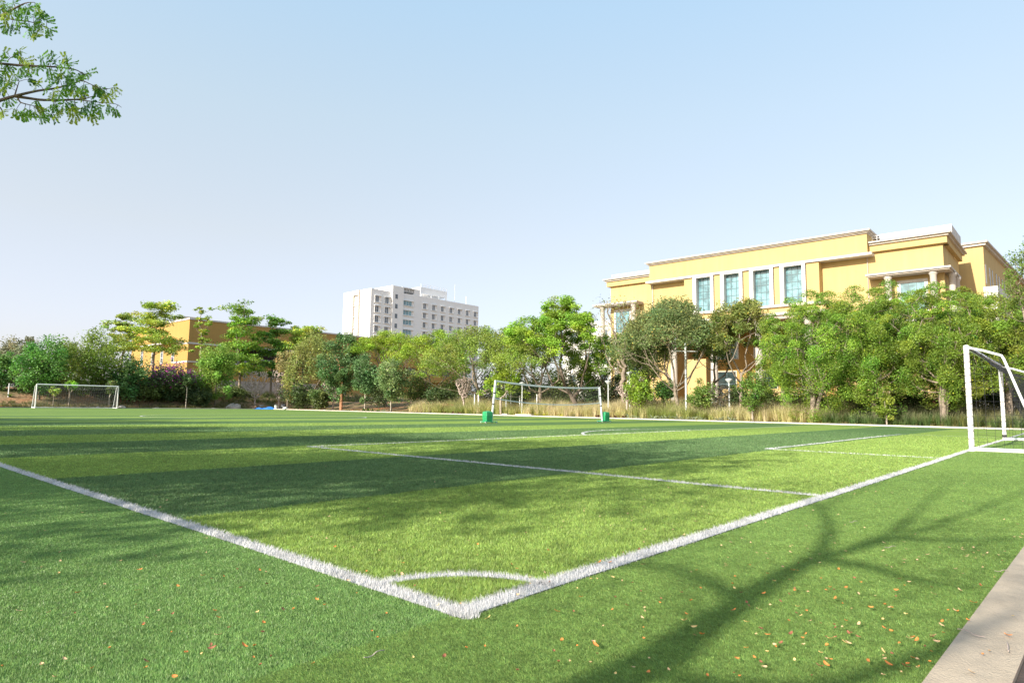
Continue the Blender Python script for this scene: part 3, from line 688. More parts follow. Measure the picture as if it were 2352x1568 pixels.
# white tower block
TX, TY, TT = 100.56, 139.46, 31.3
T = empty('apartment_block', (118, 146, 1), 'tall white apartment block with rows of small windows', 'building')
m = MB(); m.box(TX, 107.2, TY, 152, 0, TT); m.box(107.2, 111.0, TY-.6, 152, 0, 33.0); m.box(111.0, 141.0, TY, 152, 0, 31.5); m.build('wall', M['tower'], T)
m = MB(); m.box(111.0, 117.4, TY+.1, TY+6, 33.0, 33.25); m.box(115.3, 117.4, TY+.1, TY+6, 31.5, 33.0); m.box(111.0, 115.3, TY+3, TY+6, 31.5, 33.0)
for k in range(7): m.box(111.5+k*.55, 111.6+k*.55, TY+.3, TY+2.8, 32.0, 32.9)
m.build('roof_pergola', M['tower'], T)
m = MB(); m.box(120.0, 130.4, TY+3, TY+8, 33.0, 34.9)
for x, y in ((120.2, 3), (127, 3), (130, 3), (130, 7.6), (124, 3)): m.box(x, x+.4, TY+y, TY+y+.4, 31.5, 33.0)
m.build('water_tank', M['tower'], T)
rl_ = MB()
for x in np.linspace(120.2, 130.2, 9): rl_.tube([(x, TY+3.1, 34.9), (x, TY+3.1, 35.8)], .05, 5)
for z in (35.3, 35.8): rl_.tube([(120.2, TY+3.1, z), (130.2, TY+3.1, z)], .04, 5)
rl_.build('railing', M['metalw'], T)
MB().tube([(136.5, TY+1, 31.5), (136.5, TY+1, 34.1)], .12, 6).build('mast', M['greym'], T)
MB().tube([(134.5, TY+4, 31.5), (134.5, TY+4, 38.0)], .06, 6).build('mast', M['greym'], T)
m = MB(); m.box(TX-.5, TX, 144.2, 147.0, 29.95, 31.28); m.box(TX-.5, TX, 144.2, 144.5, 0, 29.949); m.box(TX-.5, TX, 146.7, 147.0, 0, 29.949)
for z in np.arange(3, 29, 3.0): m.box(TX-.3, TX, 144.501, 146.699, z, z+.25)
m.build('stair_shaft', M['cream'], T)
def twin(x0, x1, z0, z1, glass, nx):
    f = MB(); s = .36
    f.box(x0-.25, x1+.75, TY-s, TY-.002, z1, z1+.16); f.box(x0-.25, x1+.75, TY-s*.8, TY-.002, z0-.16, z0); f.box(x1+.6, x1+.75, TY-s*.79, TY-.002, z0, z1); f.box(x0-.15, x0, TY-.15, TY-.002, z0, z1)
    w = f.build('window', M['tower'], T)
    MB().box(x0, x1, TY-.04, TY-.003, z0, z1).build('pane', M[glass], w)
    mm = MB()
    for i in range(1, nx): c = x0+(x1-x0)*i/nx; mm.box(c-.04, c+.04, TY-.08, TY-.041, z0, z1)
    mm.build('mullion', M['metalw'], w)
for row in range(8):
    z1 = 29.5-2.68*row
    for x in (101.9, 105.15): twin(x, x+1.15, z1-1.65, z1, 'grglass', 2)
    f = MB().box(108.15, 108.95, TY-.64, TY-.602, z1+.0, z1+1.2).build('window', M['grglass'], T)
    twin(111.3, 114.3, z1-1.35, z1-.05, 'glass', 3)
    for k in range(7): twin(118.5+3.4*k, 119.5+3.4*k, z1-1.5, z1, 'grglass', 2)
# small white building behind the bright tree
q = at(1345, 740, 92); zt_ = float(q[2])
Wb = empty('white_building', (float(q[0])+6, float(q[1]), 1), 'white building glimpsed behind the bright green spreading tree', 'building')
m = MB(); m.box(q[0], q[0]+18, q[1]-5, q[1]+4, 0, zt_); m.box(q[0]+3, q[0]+16, q[1]-8, q[1]-5.001, 0, zt_-2.5); m.build('wall', M['white'], Wb)
for k in range(3):
    for j in range(3): frustum_window(Wb, 0, q[0], q[1]-3.8+2.7*k, q[1]-2.6+2.7*k, zt_-2.9-3.1*j, zt_-1.3-3.1*j, .1, 2, 1, 'grglass', fmat='tower')

# ------------------------------------------------------------------ trees
def skeleton(base, attract, ttop, r0, lean=(0, 0), tipr=.012, wig=.06, bias=.5, nseg=3):
    base = np.array(base, float); ttop = np.array(ttop, float)
    nodes = []; par = []
    for i in range(6):
        t = i/5; p = base+(ttop-base)*t; s = np.linalg.norm(ttop-base)
        p[:2] += (rng.normal(0, wig*.25, 2)*s*.35)*(1 if 0 < i < 5 else 0)
        nodes.append(p); par.append(i-1)
    plen = [0]
    for i in range(1, 6): plen.append(plen[-1]+np.linalg.norm(nodes[i]-nodes[i-1]))
    tips = []
    order = np.argsort(np.linalg.norm(attract-ttop, axis=1))
    for k in order:
        a = attract[k]; A = np.array(nodes); d = np.linalg.norm(A-a, axis=1)
        up = a[2]-A[:, 2]
        cost = d+bias*(np.array(plen)-plen[0])*.55+np.where(up < 0, -up*1.2, 0)
        cost[:4] += 100 if len(nodes) > 4 else 0
        j = int(np.argmin(cost)); n0 = nodes[j]; d = a-n0; L = np.linalg.norm(d)
        ns = nseg if L > .6 else 1; prev = j
        for s in range(1, ns+1):
            t = s/ns; p = n0+d*t
            if s < ns:
                p = p+rng.normal(0, wig, 3)*L*.55; p[2] += -.10*L*math.sin(math.pi*t)
            nodes.append(p); par.append(prev); plen.append(plen[prev]+np.linalg.norm(p-nodes[prev])); prev = len(nodes)-1
        tips.append(prev)
    n = len(nodes); w = np.zeros(n)
    for t in tips: w[t] += 1
    for i in range(n-1, 0, -1):
        w[par[i]] += w[i]
    w = np.maximum(w, 1)
    r = (w/w.max())**.62; r = np.maximum(r*r0, tipr)
    return np.array(nodes), np.array(par), r
def limbs(nodes, par, r, sides=5):
    i = np.arange(1, len(nodes)); i = i[par[i] >= 0]; a = nodes[par[i]]; b_ = nodes[i]; ra = r[par[i]].copy(); rb = r[i]
    ra = np.minimum(ra, rb*1.35+.004)
    d = b_-a; L = np.linalg.norm(d, axis=1)[:, None]+1e-9; d = d/L; a = a-d*rb[:, None]*.3
    ref = np.where(np.abs(d[:, 2:3]) < .9, np.array([[0, 0, 1.]]), np.array([[1., 0, 0]])); u = np.cross(d, ref); u /= np.linalg.norm(u, axis=1)[:, None]; w = np.cross(d, u)
    th = np.linspace(0, 2*math.pi, sides, endpoint=False)
    ring = lambda c, rr: c[:, None, :]+rr[:, None, None]*(np.cos(th)[None, :, None]*u[:, None, :]+np.sin(th)[None, :, None]*w[:, None, :])
    V = np.concatenate([ring(a, ra), ring(b_, rb)], 1).reshape(-1, 3); n = len(i); k = 2*sides
    j = np.arange(sides); f = np.stack([j, (j+1) % sides, sides+(j+1) % sides, sides+j], 1)
    Fq = (np.arange(n)[:, None, None]*k+f[None]).reshape(-1, 4)
    return V, Fq
def leafquads(C, size, flat=.5, asp=.5, droop=0.0):
    n = len(C); d = rng.normal(0, 1, (n, 3)); d[:, 2] = d[:, 2]*flat-droop; d /= np.linalg.norm(d, axis=1)[:, None]
    e = rng.normal(0, 1, (n, 3)); e = np.cross(d, e); e /= np.linalg.norm(e, axis=1)[:, None]
    s = size*(.6+.8*rng.random(n))[:, None]; V = np.stack([C-d*s*.5, C+e*s*asp*.5, C+d*s*.5, C-e*s*asp*.5], 1).reshape(-1, 3)
    return V, np.arange(4*n).reshape(-1, 4)
def env_dense(n, R, zb, zt, lobes=.25):
    out = []; ph = rng.random(4)*6.28; H = (zt-zb)/2; zc = (zt+zb)/2
    while len(out) < n:
        v = rng.normal(0, 1, 3); v /= np.linalg.norm(v); rr = rng.random()**(.45)
        az = math.atan2(v[1], v[0]); k = 1+lobes*(.5*math.sin(3*az+ph[0]+v[2]*2)+.35*math.sin(5*az+ph[1]-v[2]*3)+.4*math.sin(4*v[2]+ph[2]))
        sh = 1-.20*max(0, -v[2])
        out.append((v[0]*R*rr*k*sh, v[1]*R*rr*k*sh, zc+v[2]*H*rr*(1+(k-1)*.6)))
    return np.array(out)
def env_umb(n, R, zb, zt):
    out = []; ph = rng.random(3)*6.28
    for _ in range(n):
        q = rng.random()**.5; az = rng.random()*6.28; k = 1+.22*math.sin(3*az+ph[0])+.13*math.sin(5*az+ph[1])
        z = zt-(zt-zb)*(.75*q**2.2+.35*rng.random()*(1-.4*q)+.12*math.sin(4*az+ph[2])*q); out.append((q*R*k*math.cos(az), q*R*k*math.sin(az), z))
    return np.array(out)
def env_tiers(n, R, zb, zt, T_=6):
    out = []
    for t in range(T_):
        f = t/(T_-1); z = zb+(zt-zb)*f; rr = R*(1-.45*f)*(.75+.45*rng.random()); ph = rng.random()*6.28; off = rng.normal(0, .12*R, 2)*(f > 0)
        for _ in range(int(n/T_*(1.3-.5*f))):
            q = rng.random()**.6; az = rng.random()*6.28; k = 1+.3*math.sin(3*az+ph)
            out.append((off[0]+q*rr*k*math.cos(az), off[1]+q*rr*k*math.sin(az), z+rng.normal(0, .04)*(zt-zb)+.12*q*R*.4))
    return np.array(out)
def env_vase(n, R, zb, zt):
    out = []
    for _ in range(n):
        f = rng.random()**.7; az = rng.random()*6.28; q = rng.random()**.5
        rr = R*(.25+.75*f)*(1 if f < .75 else 1-(f-.75)*1.6); out.append((q*rr*math.cos(az), q*rr*math.sin(az), zb+(zt-zb)*f))
    return np.array(out)
LG = 1.3
ENV = dict(dense=env_dense, umb=env_umb, tiers=env_tiers, vase=env_vase)
def make_tree(name, label, cat, base, zt, zb, R, env='dense', nc=70, nl=9000, lsize=.14, col=(.07, .13, .03), cr=.16, flat=.6, bark='bark', r0=.16, ttop=None, lean=(0, 0),
              group=None, cjit=.22, mat_='leaf', droop=0, yel=0.0, extra=0, forks=1, tipr=.014, sq=1.0, shell=0, flower=None, bias=.5, part='crown'):
    base = np.array(base, float); H = zt-base[2]
    root = empty(name, tuple(base), label, cat, group)
    A = ENV[env](nc+extra, R, zb, zt); A[:, 0] += base[0]+lean[0]; A[:, 1] += base[1]+lean[1]
    hh = (A[:, 2]-base[2])/H
    tt = np.array([base[0]+lean[0]*.5, base[1]+lean[1]*.5, (ttop if ttop is not None else base[2]+(zb-base[2])*.8+.25*(zt-zb)*(env == 'dense'))])
    nd_, pr_, rr_ = skeleton(base-np.array([0, 0, .1]), A, tt, r0, tipr=tipr, bias=bias)
    V, Fq = limbs(nd_, pr_, rr_, 6 if R > 2 else 5)
    for k in range(1, forks):
        off = rng.normal(0, .25, 2)*r0*6
        V2, F2 = limbs(*skeleton(base+np.array([rng.normal(0, .08), rng.normal(0, .08), -.1]), A[rng.choice(len(A), max(6, len(A)//3), replace=False)], tt+np.array([off[0], off[1], .2]), r0*.8, tipr=tipr), 5)
        Fq = np.concatenate([Fq, F2+len(V)]); V = np.concatenate([V, V2])
    fast('trunk', V, Fq, M[bark], root, smooth=True)
    if nl:
        w = rng.random(len(A))+.5; w /= w.sum(); idx = rng.choice(len(A), nl, p=w)
        d = rng.normal(0, 1, (nl, 3)); d /= np.linalg.norm(d, axis=1)[:, None]; d *= (rng.random(nl)**.5)[:, None]*cr*(.6+.8*rng.random(len(A)))[idx][:, None]*R*2.0
        if shell:
            ctr = np.array([base[0]+lean[0], base[1]+lean[1], (zt+zb)/2]); o_ = A[idx]-ctr; o_ /= np.linalg.norm(o_, axis=1)[:, None]+1e-6
            d = rng.normal(0, 1, (nl, 3)); d /= np.linalg.norm(d, axis=1)[:, None]; d = d+o_*.75+np.array([0, 0, .35]); d /= np.linalg.norm(d, axis=1)[:, None]
            rc_ = (cr*R*(.65+.8*rng.random(len(A))))[idx]; d *= (rc_*np.where(rng.random(nl) < .72, .70+.34*rng.random(nl), .9*rng.random(nl)))[:, None]*shell
        d[:, 2] *= sq
        Cc = A[idx]+d
        V, Fq = leafquads(Cc, lsize, flat, .55, droop)
        cc = jitcol(np.array(col)*LG, len(A), .18, .10)[idx]*np.exp(rng.normal(0, cjit, nl))[:, None]
        if yel: m_ = rng.random(nl) < yel; cc[m_] = cc[m_]*np.array([2.2, 1.5, .9])
        cc = np.clip(cc, .004, .9)
        fast(part, V, Fq, M[mat_], root, col=np.repeat(cc, 4, axis=0))
        if flower:
            fc, nf = flower; top = rng.choice(np.where(A[:, 2] > zb+(zt-zb)*.45)[0], nf)
            Cc = A[top]+rng.normal(0, cr*R*.8, (nf, 3)); Cc[:, 2] += cr*R*.4
            V, Fq = leafquads(Cc, lsize*.9, .8, .8); fast('flowers', V, Fq, M['petal'], root, col=np.repeat(jitcol(np.array(fc), nf, .25, .1), 4, axis=0))
    return root
def T_(name, label, px, off, top, bot, hw, env, grp=None, **kw):
    """px column, metres beyond the turf edge, crown top and bottom rows, half width in px"""
    Z = edge_depth(px)+off; g = at(px, 930, Z); bx, by = g[0], g[1]; bz = tz(bx, by)
    zt = at(px, top, Z)[2]; zb = max(bz+.15, at(px, bot, Z)[2]); R = hw*Z/F
    s = kw.pop('ls', None) or Z*.0030
    tp = kw.pop('tt', None)
    if tp is not None: kw['ttop'] = float(at(px, tp, Z)[2])
    ln = kw.pop('lpx', 0)*Z/F
    lean = (RT[0]*ln, RT[1]*ln)
    return make_tree(name, label, kw.pop('cat', 'tree'), (bx, by, bz), float(zt), float(zb), R, env, lsize=s, lean=lean, group=grp, **kw)

BRT = (.17, .26, .035); MIDG = (.10, .17, .03); DKG = (.045, .085, .022); OLV = (.12, .14, .035); FIC = (.14, .22, .03); GRY = (.15, .19, .075)
# right hand dense trees
RG = 'dense green trees along the right edge'
LG = 1.28
fk = dict(grp=RG, nc=150, nl=70000, cr=.185, bark='bark', r0=.17, cjit=.24, yel=.03, flat=.7, tipr=.006, ls=.088, shell=1)
T_('dense_tree', 'dense bright green tree right of the columns with a forked pale trunk', 1868, 2.0, 676, 955, 116, 'dense', forks=2, col=(.145, .235, .033), **fk)
T_('dense_tree', 'tall dense green tree in the middle of the right hand group', 2008, 2.6, 664, 958, 108, 'dense', col=(.13, .21, .03), **fk)
T_('dense_tree', 'dense green tree left of the near goal post with lopped pale stub trunk', 2165, 1.8, 666, 940, 110, 'dense', col=(.15, .22, .032), forks=3, **fk)
T_('dense_tree', 'dense green tree seen through the near goal net', 2318, 3.5, 690, 925, 112, 'dense', col=(.14, .20, .03), **fk)
T_('dense_tree', 'dense green tree standing behind the gap right of the columns', 1935, 7.5, 662, 930, 112, 'dense', col=(.12, .20, .03), **fk)
T_('dense_tree', 'dense green tree standing behind, below the portico', 2090, 8.0, 668, 930, 105, 'dense', col=(.13, .21, .03), **fk)
T_('dense_tree', 'dense green tree standing behind, below the yellow side wing', 2242, 8.0, 668, 930, 108, 'dense', col=(.15, .21, .035), **fk)
T_('small_tree', 'small leafy tree in front of the right hand column', 1728, 1.5, 838, 950, 34, 'dense', nc=40, nl=4200, cr=.2, col=MIDG, bark='barkl', r0=.06)
T_('small_tree', 'low drooping young tree between the dense trees', 2035, 1.2, 880, 972, 26, 'dense', nc=30, nl=2600, cr=.2, col=(.17, .24, .035), bark='barkl', r0=.05)
T_('feathery_tree', 'light feathery tree leaning in at the right edge above the goal', 2385, 1.0, 530, 720, 50, 'umb', nc=80, nl=5000, cr=.14, col=(.13, .19, .04), mat_='feather', sq=1.2, droop=.4, r0=.07, tipr=.006)
fk['nl'] = 36000
for px, off, tp, hw, lb in ((1800, 5.0, 705, 62, 'dense green tree standing behind, left of the forked pale trunk'), (2052, 5.5, 676, 78, 'dense green tree standing behind, right of the tall middle one'), (2205, 5.0, 672, 80, 'dense green tree standing behind the lopped stub trunk'), (2352, 7.0, 690, 70, 'dense green tree standing behind at the right edge')):
    T_('dense_tree', lb, px, off, tp, 930, hw, 'dense', col=(.14, .215, .032), **fk)
LG = 1.3
# middle umbrella trees
UG = 'spreading umbrella trees behind the volleyball net'
T_('umbrella_tree', 'bright green spreading tree with leaning trunk left of the yellow building', 1335, 5.0, 684, 812, 96, 'umb', UG, nc=150, nl=45000, cr=.085, col=(.19, .30, .04), bark='barkd', r0=.22, tt=905, lpx=-50, sq=.55, flat=.4, bias=1.3, ls=.145)
T_('umbrella_tree', 'wide spreading tree with pale straight trunk behind the net middle', 1240, 4.5, 744, 868, 112, 'umb', UG, nc=190, nl=25500, cr=.085, col=(.18, .25, .045), bark='bark', r0=.20, tt=890, sq=.6, bias=1.3, ls=.145)
T_('umbrella_tree', 'wide thinly leaved tree behind the left net post', 1105, 6.0, 745, 872, 115, 'umb', UG, nc=210, nl=30000, cr=.085, col=(.17, .23, .045), bark='bark', r0=.20, tt=895, sq=.6, lpx=-15, bias=1.3, ls=.145)
T_('umbrella_tree', 'fresh green spreading tree under the white apartment block', 985, 9.0, 757, 862, 92, 'umb', UG, nc=140, nl=25500, cr=.09, col=(.19, .28, .035), bark='barkd', r0=.18, tt=895, sq=.6, ls=.145, bias=1.3)
T_('umbrella_tree', 'yellowish green spreading tree right of the dark oval tree', 885, 12.0, 756, 830, 78, 'umb', UG, nc=130, nl=22500, cr=.09, col=(.21, .29, .035), bark='bark', r0=.18, tt=880, sq=.6, ls=.145, bias=1.3)
T_('umbrella_tree', 'sparse spreading tree in front of the white building', 1175, 14.0, 748, 850, 70, 'umb', UG, nc=130, nl=19500, cr=.1, col=(.15, .22, .04), bark='bark', r0=.18, tt=895, sq=.7, ls=.145, bias=1.3)
T_('umbrella_tree', 'green leafy tree tucked behind the bare tree', 1395, 9.0, 762, 885, 72, 'umb', UG, nc=110, nl=17000, cr=.1, col=(.15, .26, .035), bark='barkd', r0=.15, tt=900, sq=.8, ls=.145, bias=1.3)
T_('small_tree', 'low bright green tree under the wide canopy left of the net', 1150, 2.5, 848, 915, 48, 'umb', nc=60, nl=4200, cr=.12, col=(.20, .29, .035), bark='barkl', r0=.12, tt=915, sq=.7)
T_('bare_tree', 'nearly bare tall tree at the left corner of the yellow building', 1437, 5.0, 686, 850, 78, 'vase', nc=210, nl=900, cr=.1, col=(.2, .2, .07), bark='bark', r0=.2, tt=880, lpx=-18, tipr=.011, bias=.9)
T_('feathery_tree', 'grey green feathery tree in front of the yellow wall', 1562, 4.0, 690, 815, 112, 'umb', 'feathery trees before the yellow building', nc=230, nl=40500, cr=.10, col=GRY, mat_='feather', bark='bark', r0=.15, tt=900, lpx=-22, sq=.8, yel=.03, forks=2, bias=1.3, ls=.145)
T_('feathery_tree', 'feathery tree below the tall blue windows', 1700, 5.0, 682, 805, 76, 'umb', 'feathery trees before the yellow building', nc=190, nl=22500, cr=.10, col=(.16, .19, .055), mat_='feather', bark='bark', r0=.13, tt=860, lpx=8, sq=.8, yel=.04, bias=1.3, ls=.145)
T_('feathery_tree', 'dark feathery tree hanging low before the white columns', 1478, 6.5, 728, 885, 62, 'dense', 'feathery trees before the yellow building', nc=120, nl=20000, cr=.12, col=(.12, .17, .06), mat_='feather', bark='bark', r0=.15, ls=.145)
T_('feathery_tree', 'green feathery tree between the two rear columns', 1640, 9.0, 745, 840, 40, 'umb', 'feathery trees before the yellow building', nc=70, nl=6750, cr=.12, col=(.09, .15, .04), mat_='feather', bark='bark', r0=.12, tt=880, ls=.145)
T_('shrub', 'light green leafy shrub left of the round dark bush', 1468, 2.5, 858, 938, 34, 'dense', cat='shrub', nc=40, nl=3600, cr=.2, col=(.18, .27, .035), r0=.05)
T_('round_bush', 'round clipped dark green bush beside the first column', 1527, 4.0, 877, 922, 22, 'dense', cat='bush', nc=50, nl=4200, cr=.22, col=(.05, .11, .025), r0=.07, tt=925)
T_('shrub', 'light green shrub right of the white lamp pole', 1612, 3.5, 878, 945, 32, 'dense', cat='shrub', nc=40, nl=3400, cr=.2, col=(.13, .20, .045), r0=.05)
T_('bare_shrub', 'dark leafless shrub in front of the columns', 1655, 3.0, 885, 945, 34, 'vase', cat='shrub', nc=150, nl=500, cr=.1, col=(.06, .06, .05), bark='barkd', r0=.05, tipr=.012)
LG = 1.75
# middle left
T_('oval_tree', 'tall dark green oval tree with reddish trunks', 783, 3.5, 762, 922, 52, 'dense', 'dark oval trees', nc=100, nl=15000, cr=.17, col=(.065, .115, .04), bark='barko', r0=.16, forks=3, cjit=.28)
T_('oval_tree', 'smaller dark green tree with slim trunk right of the tall oval one', 838, 1.5, 812, 918, 29, 'dense', 'dark oval trees', nc=60, nl=7000, cr=.2, col=(.07, .12, .045), bark='barkl', r0=.07)
T_('oval_tree', 'grey green tree with several pale stems by the dry grass', 898, 1.2, 830, 918, 40, 'dense', 'dark oval trees', nc=70, nl=7500, cr=.18, col=(.11, .155, .06), bark='barkl', r0=.07, forks=3)
T_('acacia_tree', 'olive feathery tree before the ochre building end', 718, 7.0, 768, 890, 70, 'umb', nc=150, nl=11000, cr=.09, col=(.14, .16, .05), mat_='feather', bark='bark', r0=.17, sq=1.3)
T_('thin_tree', 'brownish thin leaved tree left of the olive feathery tree', 660, 3.5, 808, 915, 38, 'vase', nc=90, nl=3300, cr=.13, col=(.17, .15, .06), bark='bark', r0=.09)
TG = 'layered trees in front of the ochre building'
tk = dict(grp=TG, flat=.35, sq=.42, bark='bark', yel=.05)
T_('layered_tree', 'pale green layered tree left of the ochre building corner', 345, 14, 704, 800, 66, 'tiers', nc=125, nl=14400, cr=.135, col=(.17, .23, .04), r0=.16, **tk)
T_('layered_tree', 'low pale layered tree spreading at the far left of the ochre building', 272, 17, 728, 800, 40, 'tiers', nc=84, nl=7360, cr=.13, col=(.15, .2, .05), r0=.13, **tk)
T_('layered_tree', 'slim sparse layered tree at the ochre building corner', 456, 9, 706, 800, 34, 'tiers', nc=36, nl=2400, cr=.10, col=(.15, .2, .035), r0=.15, **tk)
T_('layered_tree', 'green layered tree with tall straight trunk before the dark balcony', 547, 8, 710, 850, 58, 'tiers', nc=112, nl=14400, cr=.135, col=(.12, .20, .03), r0=.17, **tk)
T_('layered_tree', 'darker layered tree right of the balcony opening', 620, 9, 736, 860, 48, 'tiers', nc=91, nl=11200, cr=.135, col=(.08, .16, .03), r0=.16, **tk)
T_('layered_tree', 'yellowish layered tree near the right part of the ochre wall', 692, 16, 752, 800, 50, 'tiers', nc=62, nl=7200, cr=.135, col=(.17, .23, .04), r0=.14, **tk)
T_('willowy_tree', 'soft light green column shaped tree beside the purple flowers', 494, 3.0, 786, 922, 44, 'dense', nc=90, nl=12000, cr=.17, col=(.13, .205, .045), mat_='feather', bark='bark', r0=.10, droop=.5, cjit=.2)
SG = 'leafless grey shrubs before the pinkish wall'
for px, off, tp, hw, lb in ((585, 2.8, 852, 40, 'large rounded leafless shrub before the pinkish wall'), (640, 4.5, 850, 26, 'narrow leafless shrub right of the large rounded one'), (765, 5.0, 868, 30, 'leafless shrub behind the tall dark oval tree'), (1440, 2.8, 885, 34, 'dark leafless shrub at the foot of the tall bare tree'), (1065, 5, 868, 26, 'leafless greyish shrub beside the left net post')):
    T_('bare_shrub', lb, px, off, tp, 915, hw, 'vase', SG, cat='shrub', nc=360, nl=0, bark='twig', r0=.10, tipr=.040)
# far left
T_('leafy_tree', 'dark green leafy tree behind the left goal post', 88, 3.5, 772, 905, 52, 'dense', 'leafy trees behind the far goal', nc=90, nl=12000, cr=.17, col=(.06, .14, .03), r0=.12, bark='barkd')
T_('leafy_tree', 'big olive green tree behind the middle of the far goal', 208, 5.0, 764, 915, 78, 'dense', 'leafy trees behind the far goal', nc=120, nl=16000, cr=.15, col=(.10, .14, .03), r0=.15, mat_='feather', bark='barkd')
T_('leafy_tree', 'dark green tree right of the far goal', 292, 3.0, 815, 925, 38, 'dense', 'leafy trees behind the far goal', nc=70, nl=8000, cr=.18, col=(.055, .11, .035), r0=.09, bark='barkd')
T_('leafy_tree', 'dark green tree cut by the left edge of the picture', 0, 6.0, 800, 905, 30, 'dense', 'leafy trees behind the far goal', nc=60, nl=6000, cr=.18, col=(.06, .13, .03), r0=.09, bark='barkd')
T_('hazy_tree', 'large greyish brown tree far behind on the left', 40, 35, 768, 880, 55, 'umb', 'distant greyish trees', nc=100, nl=8000, cr=.12, col=(.13, .13, .075), r0=.2)
T_('hazy_tree', 'greyish tree between the two leafy trees far behind', 145, 30, 780, 880, 40, 'umb', 'distant greyish trees', nc=70, nl=5000, cr=.13, col=(.10, .13, .05), r0=.2)
T_('flowering_shrub', 'large bougainvillea with purple flowers below the ochre wall', 385, 4.0, 842, 930, 62, 'dense', cat='flowering shrub', nc=90, nl=9000, cr=.16, col=(.05, .08, .03), r0=.08, flower=((.28, .06, .24), 1700), part='foliage')
T_('small_tree', 'young tree with bare pale trunk before the purple flowers', 427, 1.0, 862, 885, 12, 'dense', nc=16, nl=900, cr=.25, col=(.06, .10, .035), r0=.05, bark='barkl')
T_('papaya_tree', 'small papaya like tree inside the far goal frame', 158, 1.5, 872, 895, 13, 'umb', nc=14, nl=420, cr=.2, ls=.45, col=(.10, .19, .03), r0=.07)
T_('small_tree', 'small pale sapling behind the left part of the far goal', 122, 1.2, 885, 910, 11, 'dense', nc=14, nl=500, cr=.25, col=(.17, .22, .04), r0=.04)
T_('small_tree', 'young multi stemmed tree inside the right part of the far goal', 250, 1.0, 875, 905, 15, 'vase', nc=30, nl=450, cr=.2, col=(.10, .13, .04), r0=.05, bark='barkl')
LG = 1.4
# understory
UD = [(60, 6, 868, 50), (150, 8, 872, 50), (240, 6, 880, 45), (330, 3.5, 868, 42), (360, 6.5, 860, 45), (440, 5, 872, 45), (455, 2.2, 895, 26), (530, 7, 895, 32), (690, 6, 880, 45), (735, 3, 895, 24), (870, 8, 862, 38), (965, 8, 858, 42), (1010, 6, 885, 36), (1060, 12, 862, 45), (1130, 12, 850, 48), (1200, 14, 845, 50), (1275, 13, 850, 48), (1345, 12, 845, 45), (1400, 11, 860, 45), (1300, 7, 878, 36), (1180, 8, 884, 34), (1245, 8.5, 880, 36), (1370, 7, 880, 34), (1475, 7, 865, 36), (1700, 6, 890, 36), (1760, 6, 900, 32), (1850, 5, 905, 45), (1960, 7, 900, 48), (2090, 6, 905, 45), (2200, 8, 900, 45), (2310, 8, 905, 45), (2360, 5, 900, 35)]
marks = ['at the far left behind the goal', 'behind the left half of the far goal', 'behind the right half of the far goal', 'right of the far goal', 'under the purple flowers', 'below the slim layered tree', 'beside the willowy tree foot', 'under the layered tree before the balcony', 'under the olive feathery tree', 'left of the tall dark oval tree', 'between the oval trees', 'below the fresh green spreading tree', 'left of the leafless greyish shrub', 'behind the left net post', 'behind the low bright green tree', 'behind the net near its left end', 'behind the middle of the net', 'behind the net near its right end', 'behind the right net post', 'low in front behind the leaning trunk', 'low between two pale trunks behind the net', 'low beside the straight pale trunk', 'low right of the leaning trunk', 'left of the light green shrub', 'below the feathery tree by the column', 'left of the first dense tree', 'under the first dense tree', 'under the gap between dense trees', 'under the middle dense tree', 'near the lopped stub trunk', 'seen through the goal net', 'at the right edge behind the net']
for i, (px, off, tp, hw) in enumerate(UD):
    c = [(.055, .085, .028), (.075, .105, .03), (.05, .075, .028), (.09, .12, .035)][i % 4]
    T_('bush', ['dark green bush ', 'olive bush ', 'deep green bush ', 'mid green bush '][i % 4]+marks[i], px, off, tp, 935, hw, 'dense', 'understory bushes beyond the turf', cat='bush', nc=34, nl=3600, cr=.24, col=c, r0=.05, bark='barkd')

def smooth_path(pts, rs):
    P_ = []; R_ = []
    for i in range(len(pts)-1):
        p0_ = np.array(pts[max(i-1, 0)]); p1 = np.array(pts[i]); p2 = np.array(pts[i+1]); p3 = np.array(pts[min(i+2, len(pts)-1)])
        for t in (0, .33, .67):
            P_.append(.5*((2*p1)+(-p0_+p2)*t+(2*p0_-5*p1+4*p2-p3)*t*t+(-p0_+3*p1-3*p2+p3)*t**3)); R_.append(rs[i]+(rs[i+1]-rs[i])*t)
    P_.append(np.array(pts[-1])); R_.append(rs[-1]); return P_, R_
# ------------------------------------------------------------------ shade trees outside the frame on the left, and the overhanging branch
def shade(x, y, zt, zb, R, label, **kw):
    d = dict(env='dense', nc=110, nl=19000, lsize=.22, cr=.13, col=MIDG, r0=.2)
    d.update(kw)
    make_tree('shade_tree', label, 'tree', (x, y, 0), zt, zb, R, d.pop('env', 'umb'), group='trees beside the left border', **d)
shade(-10.0, 8.8, 12.4, 1.8, 4.5, 'broad tree beside the left border nearest the corner')
shade(-10.5, 16.2, 11.5, 2.6, 4.2, 'broad tree beside the left border next to the nearest one')
shade(-12.0, 22.5, 11.0, 3.0, 3.8, 'broad tree beside the left border third along')
shade(-10.0, 30.5, 11.0, 3.5, 4.2, 'broad tree beside the left border fourth along')
shade(-13.0, 36.0, 10.0, 5.0, 3.6, 'broad tree beside the left border farthest along')
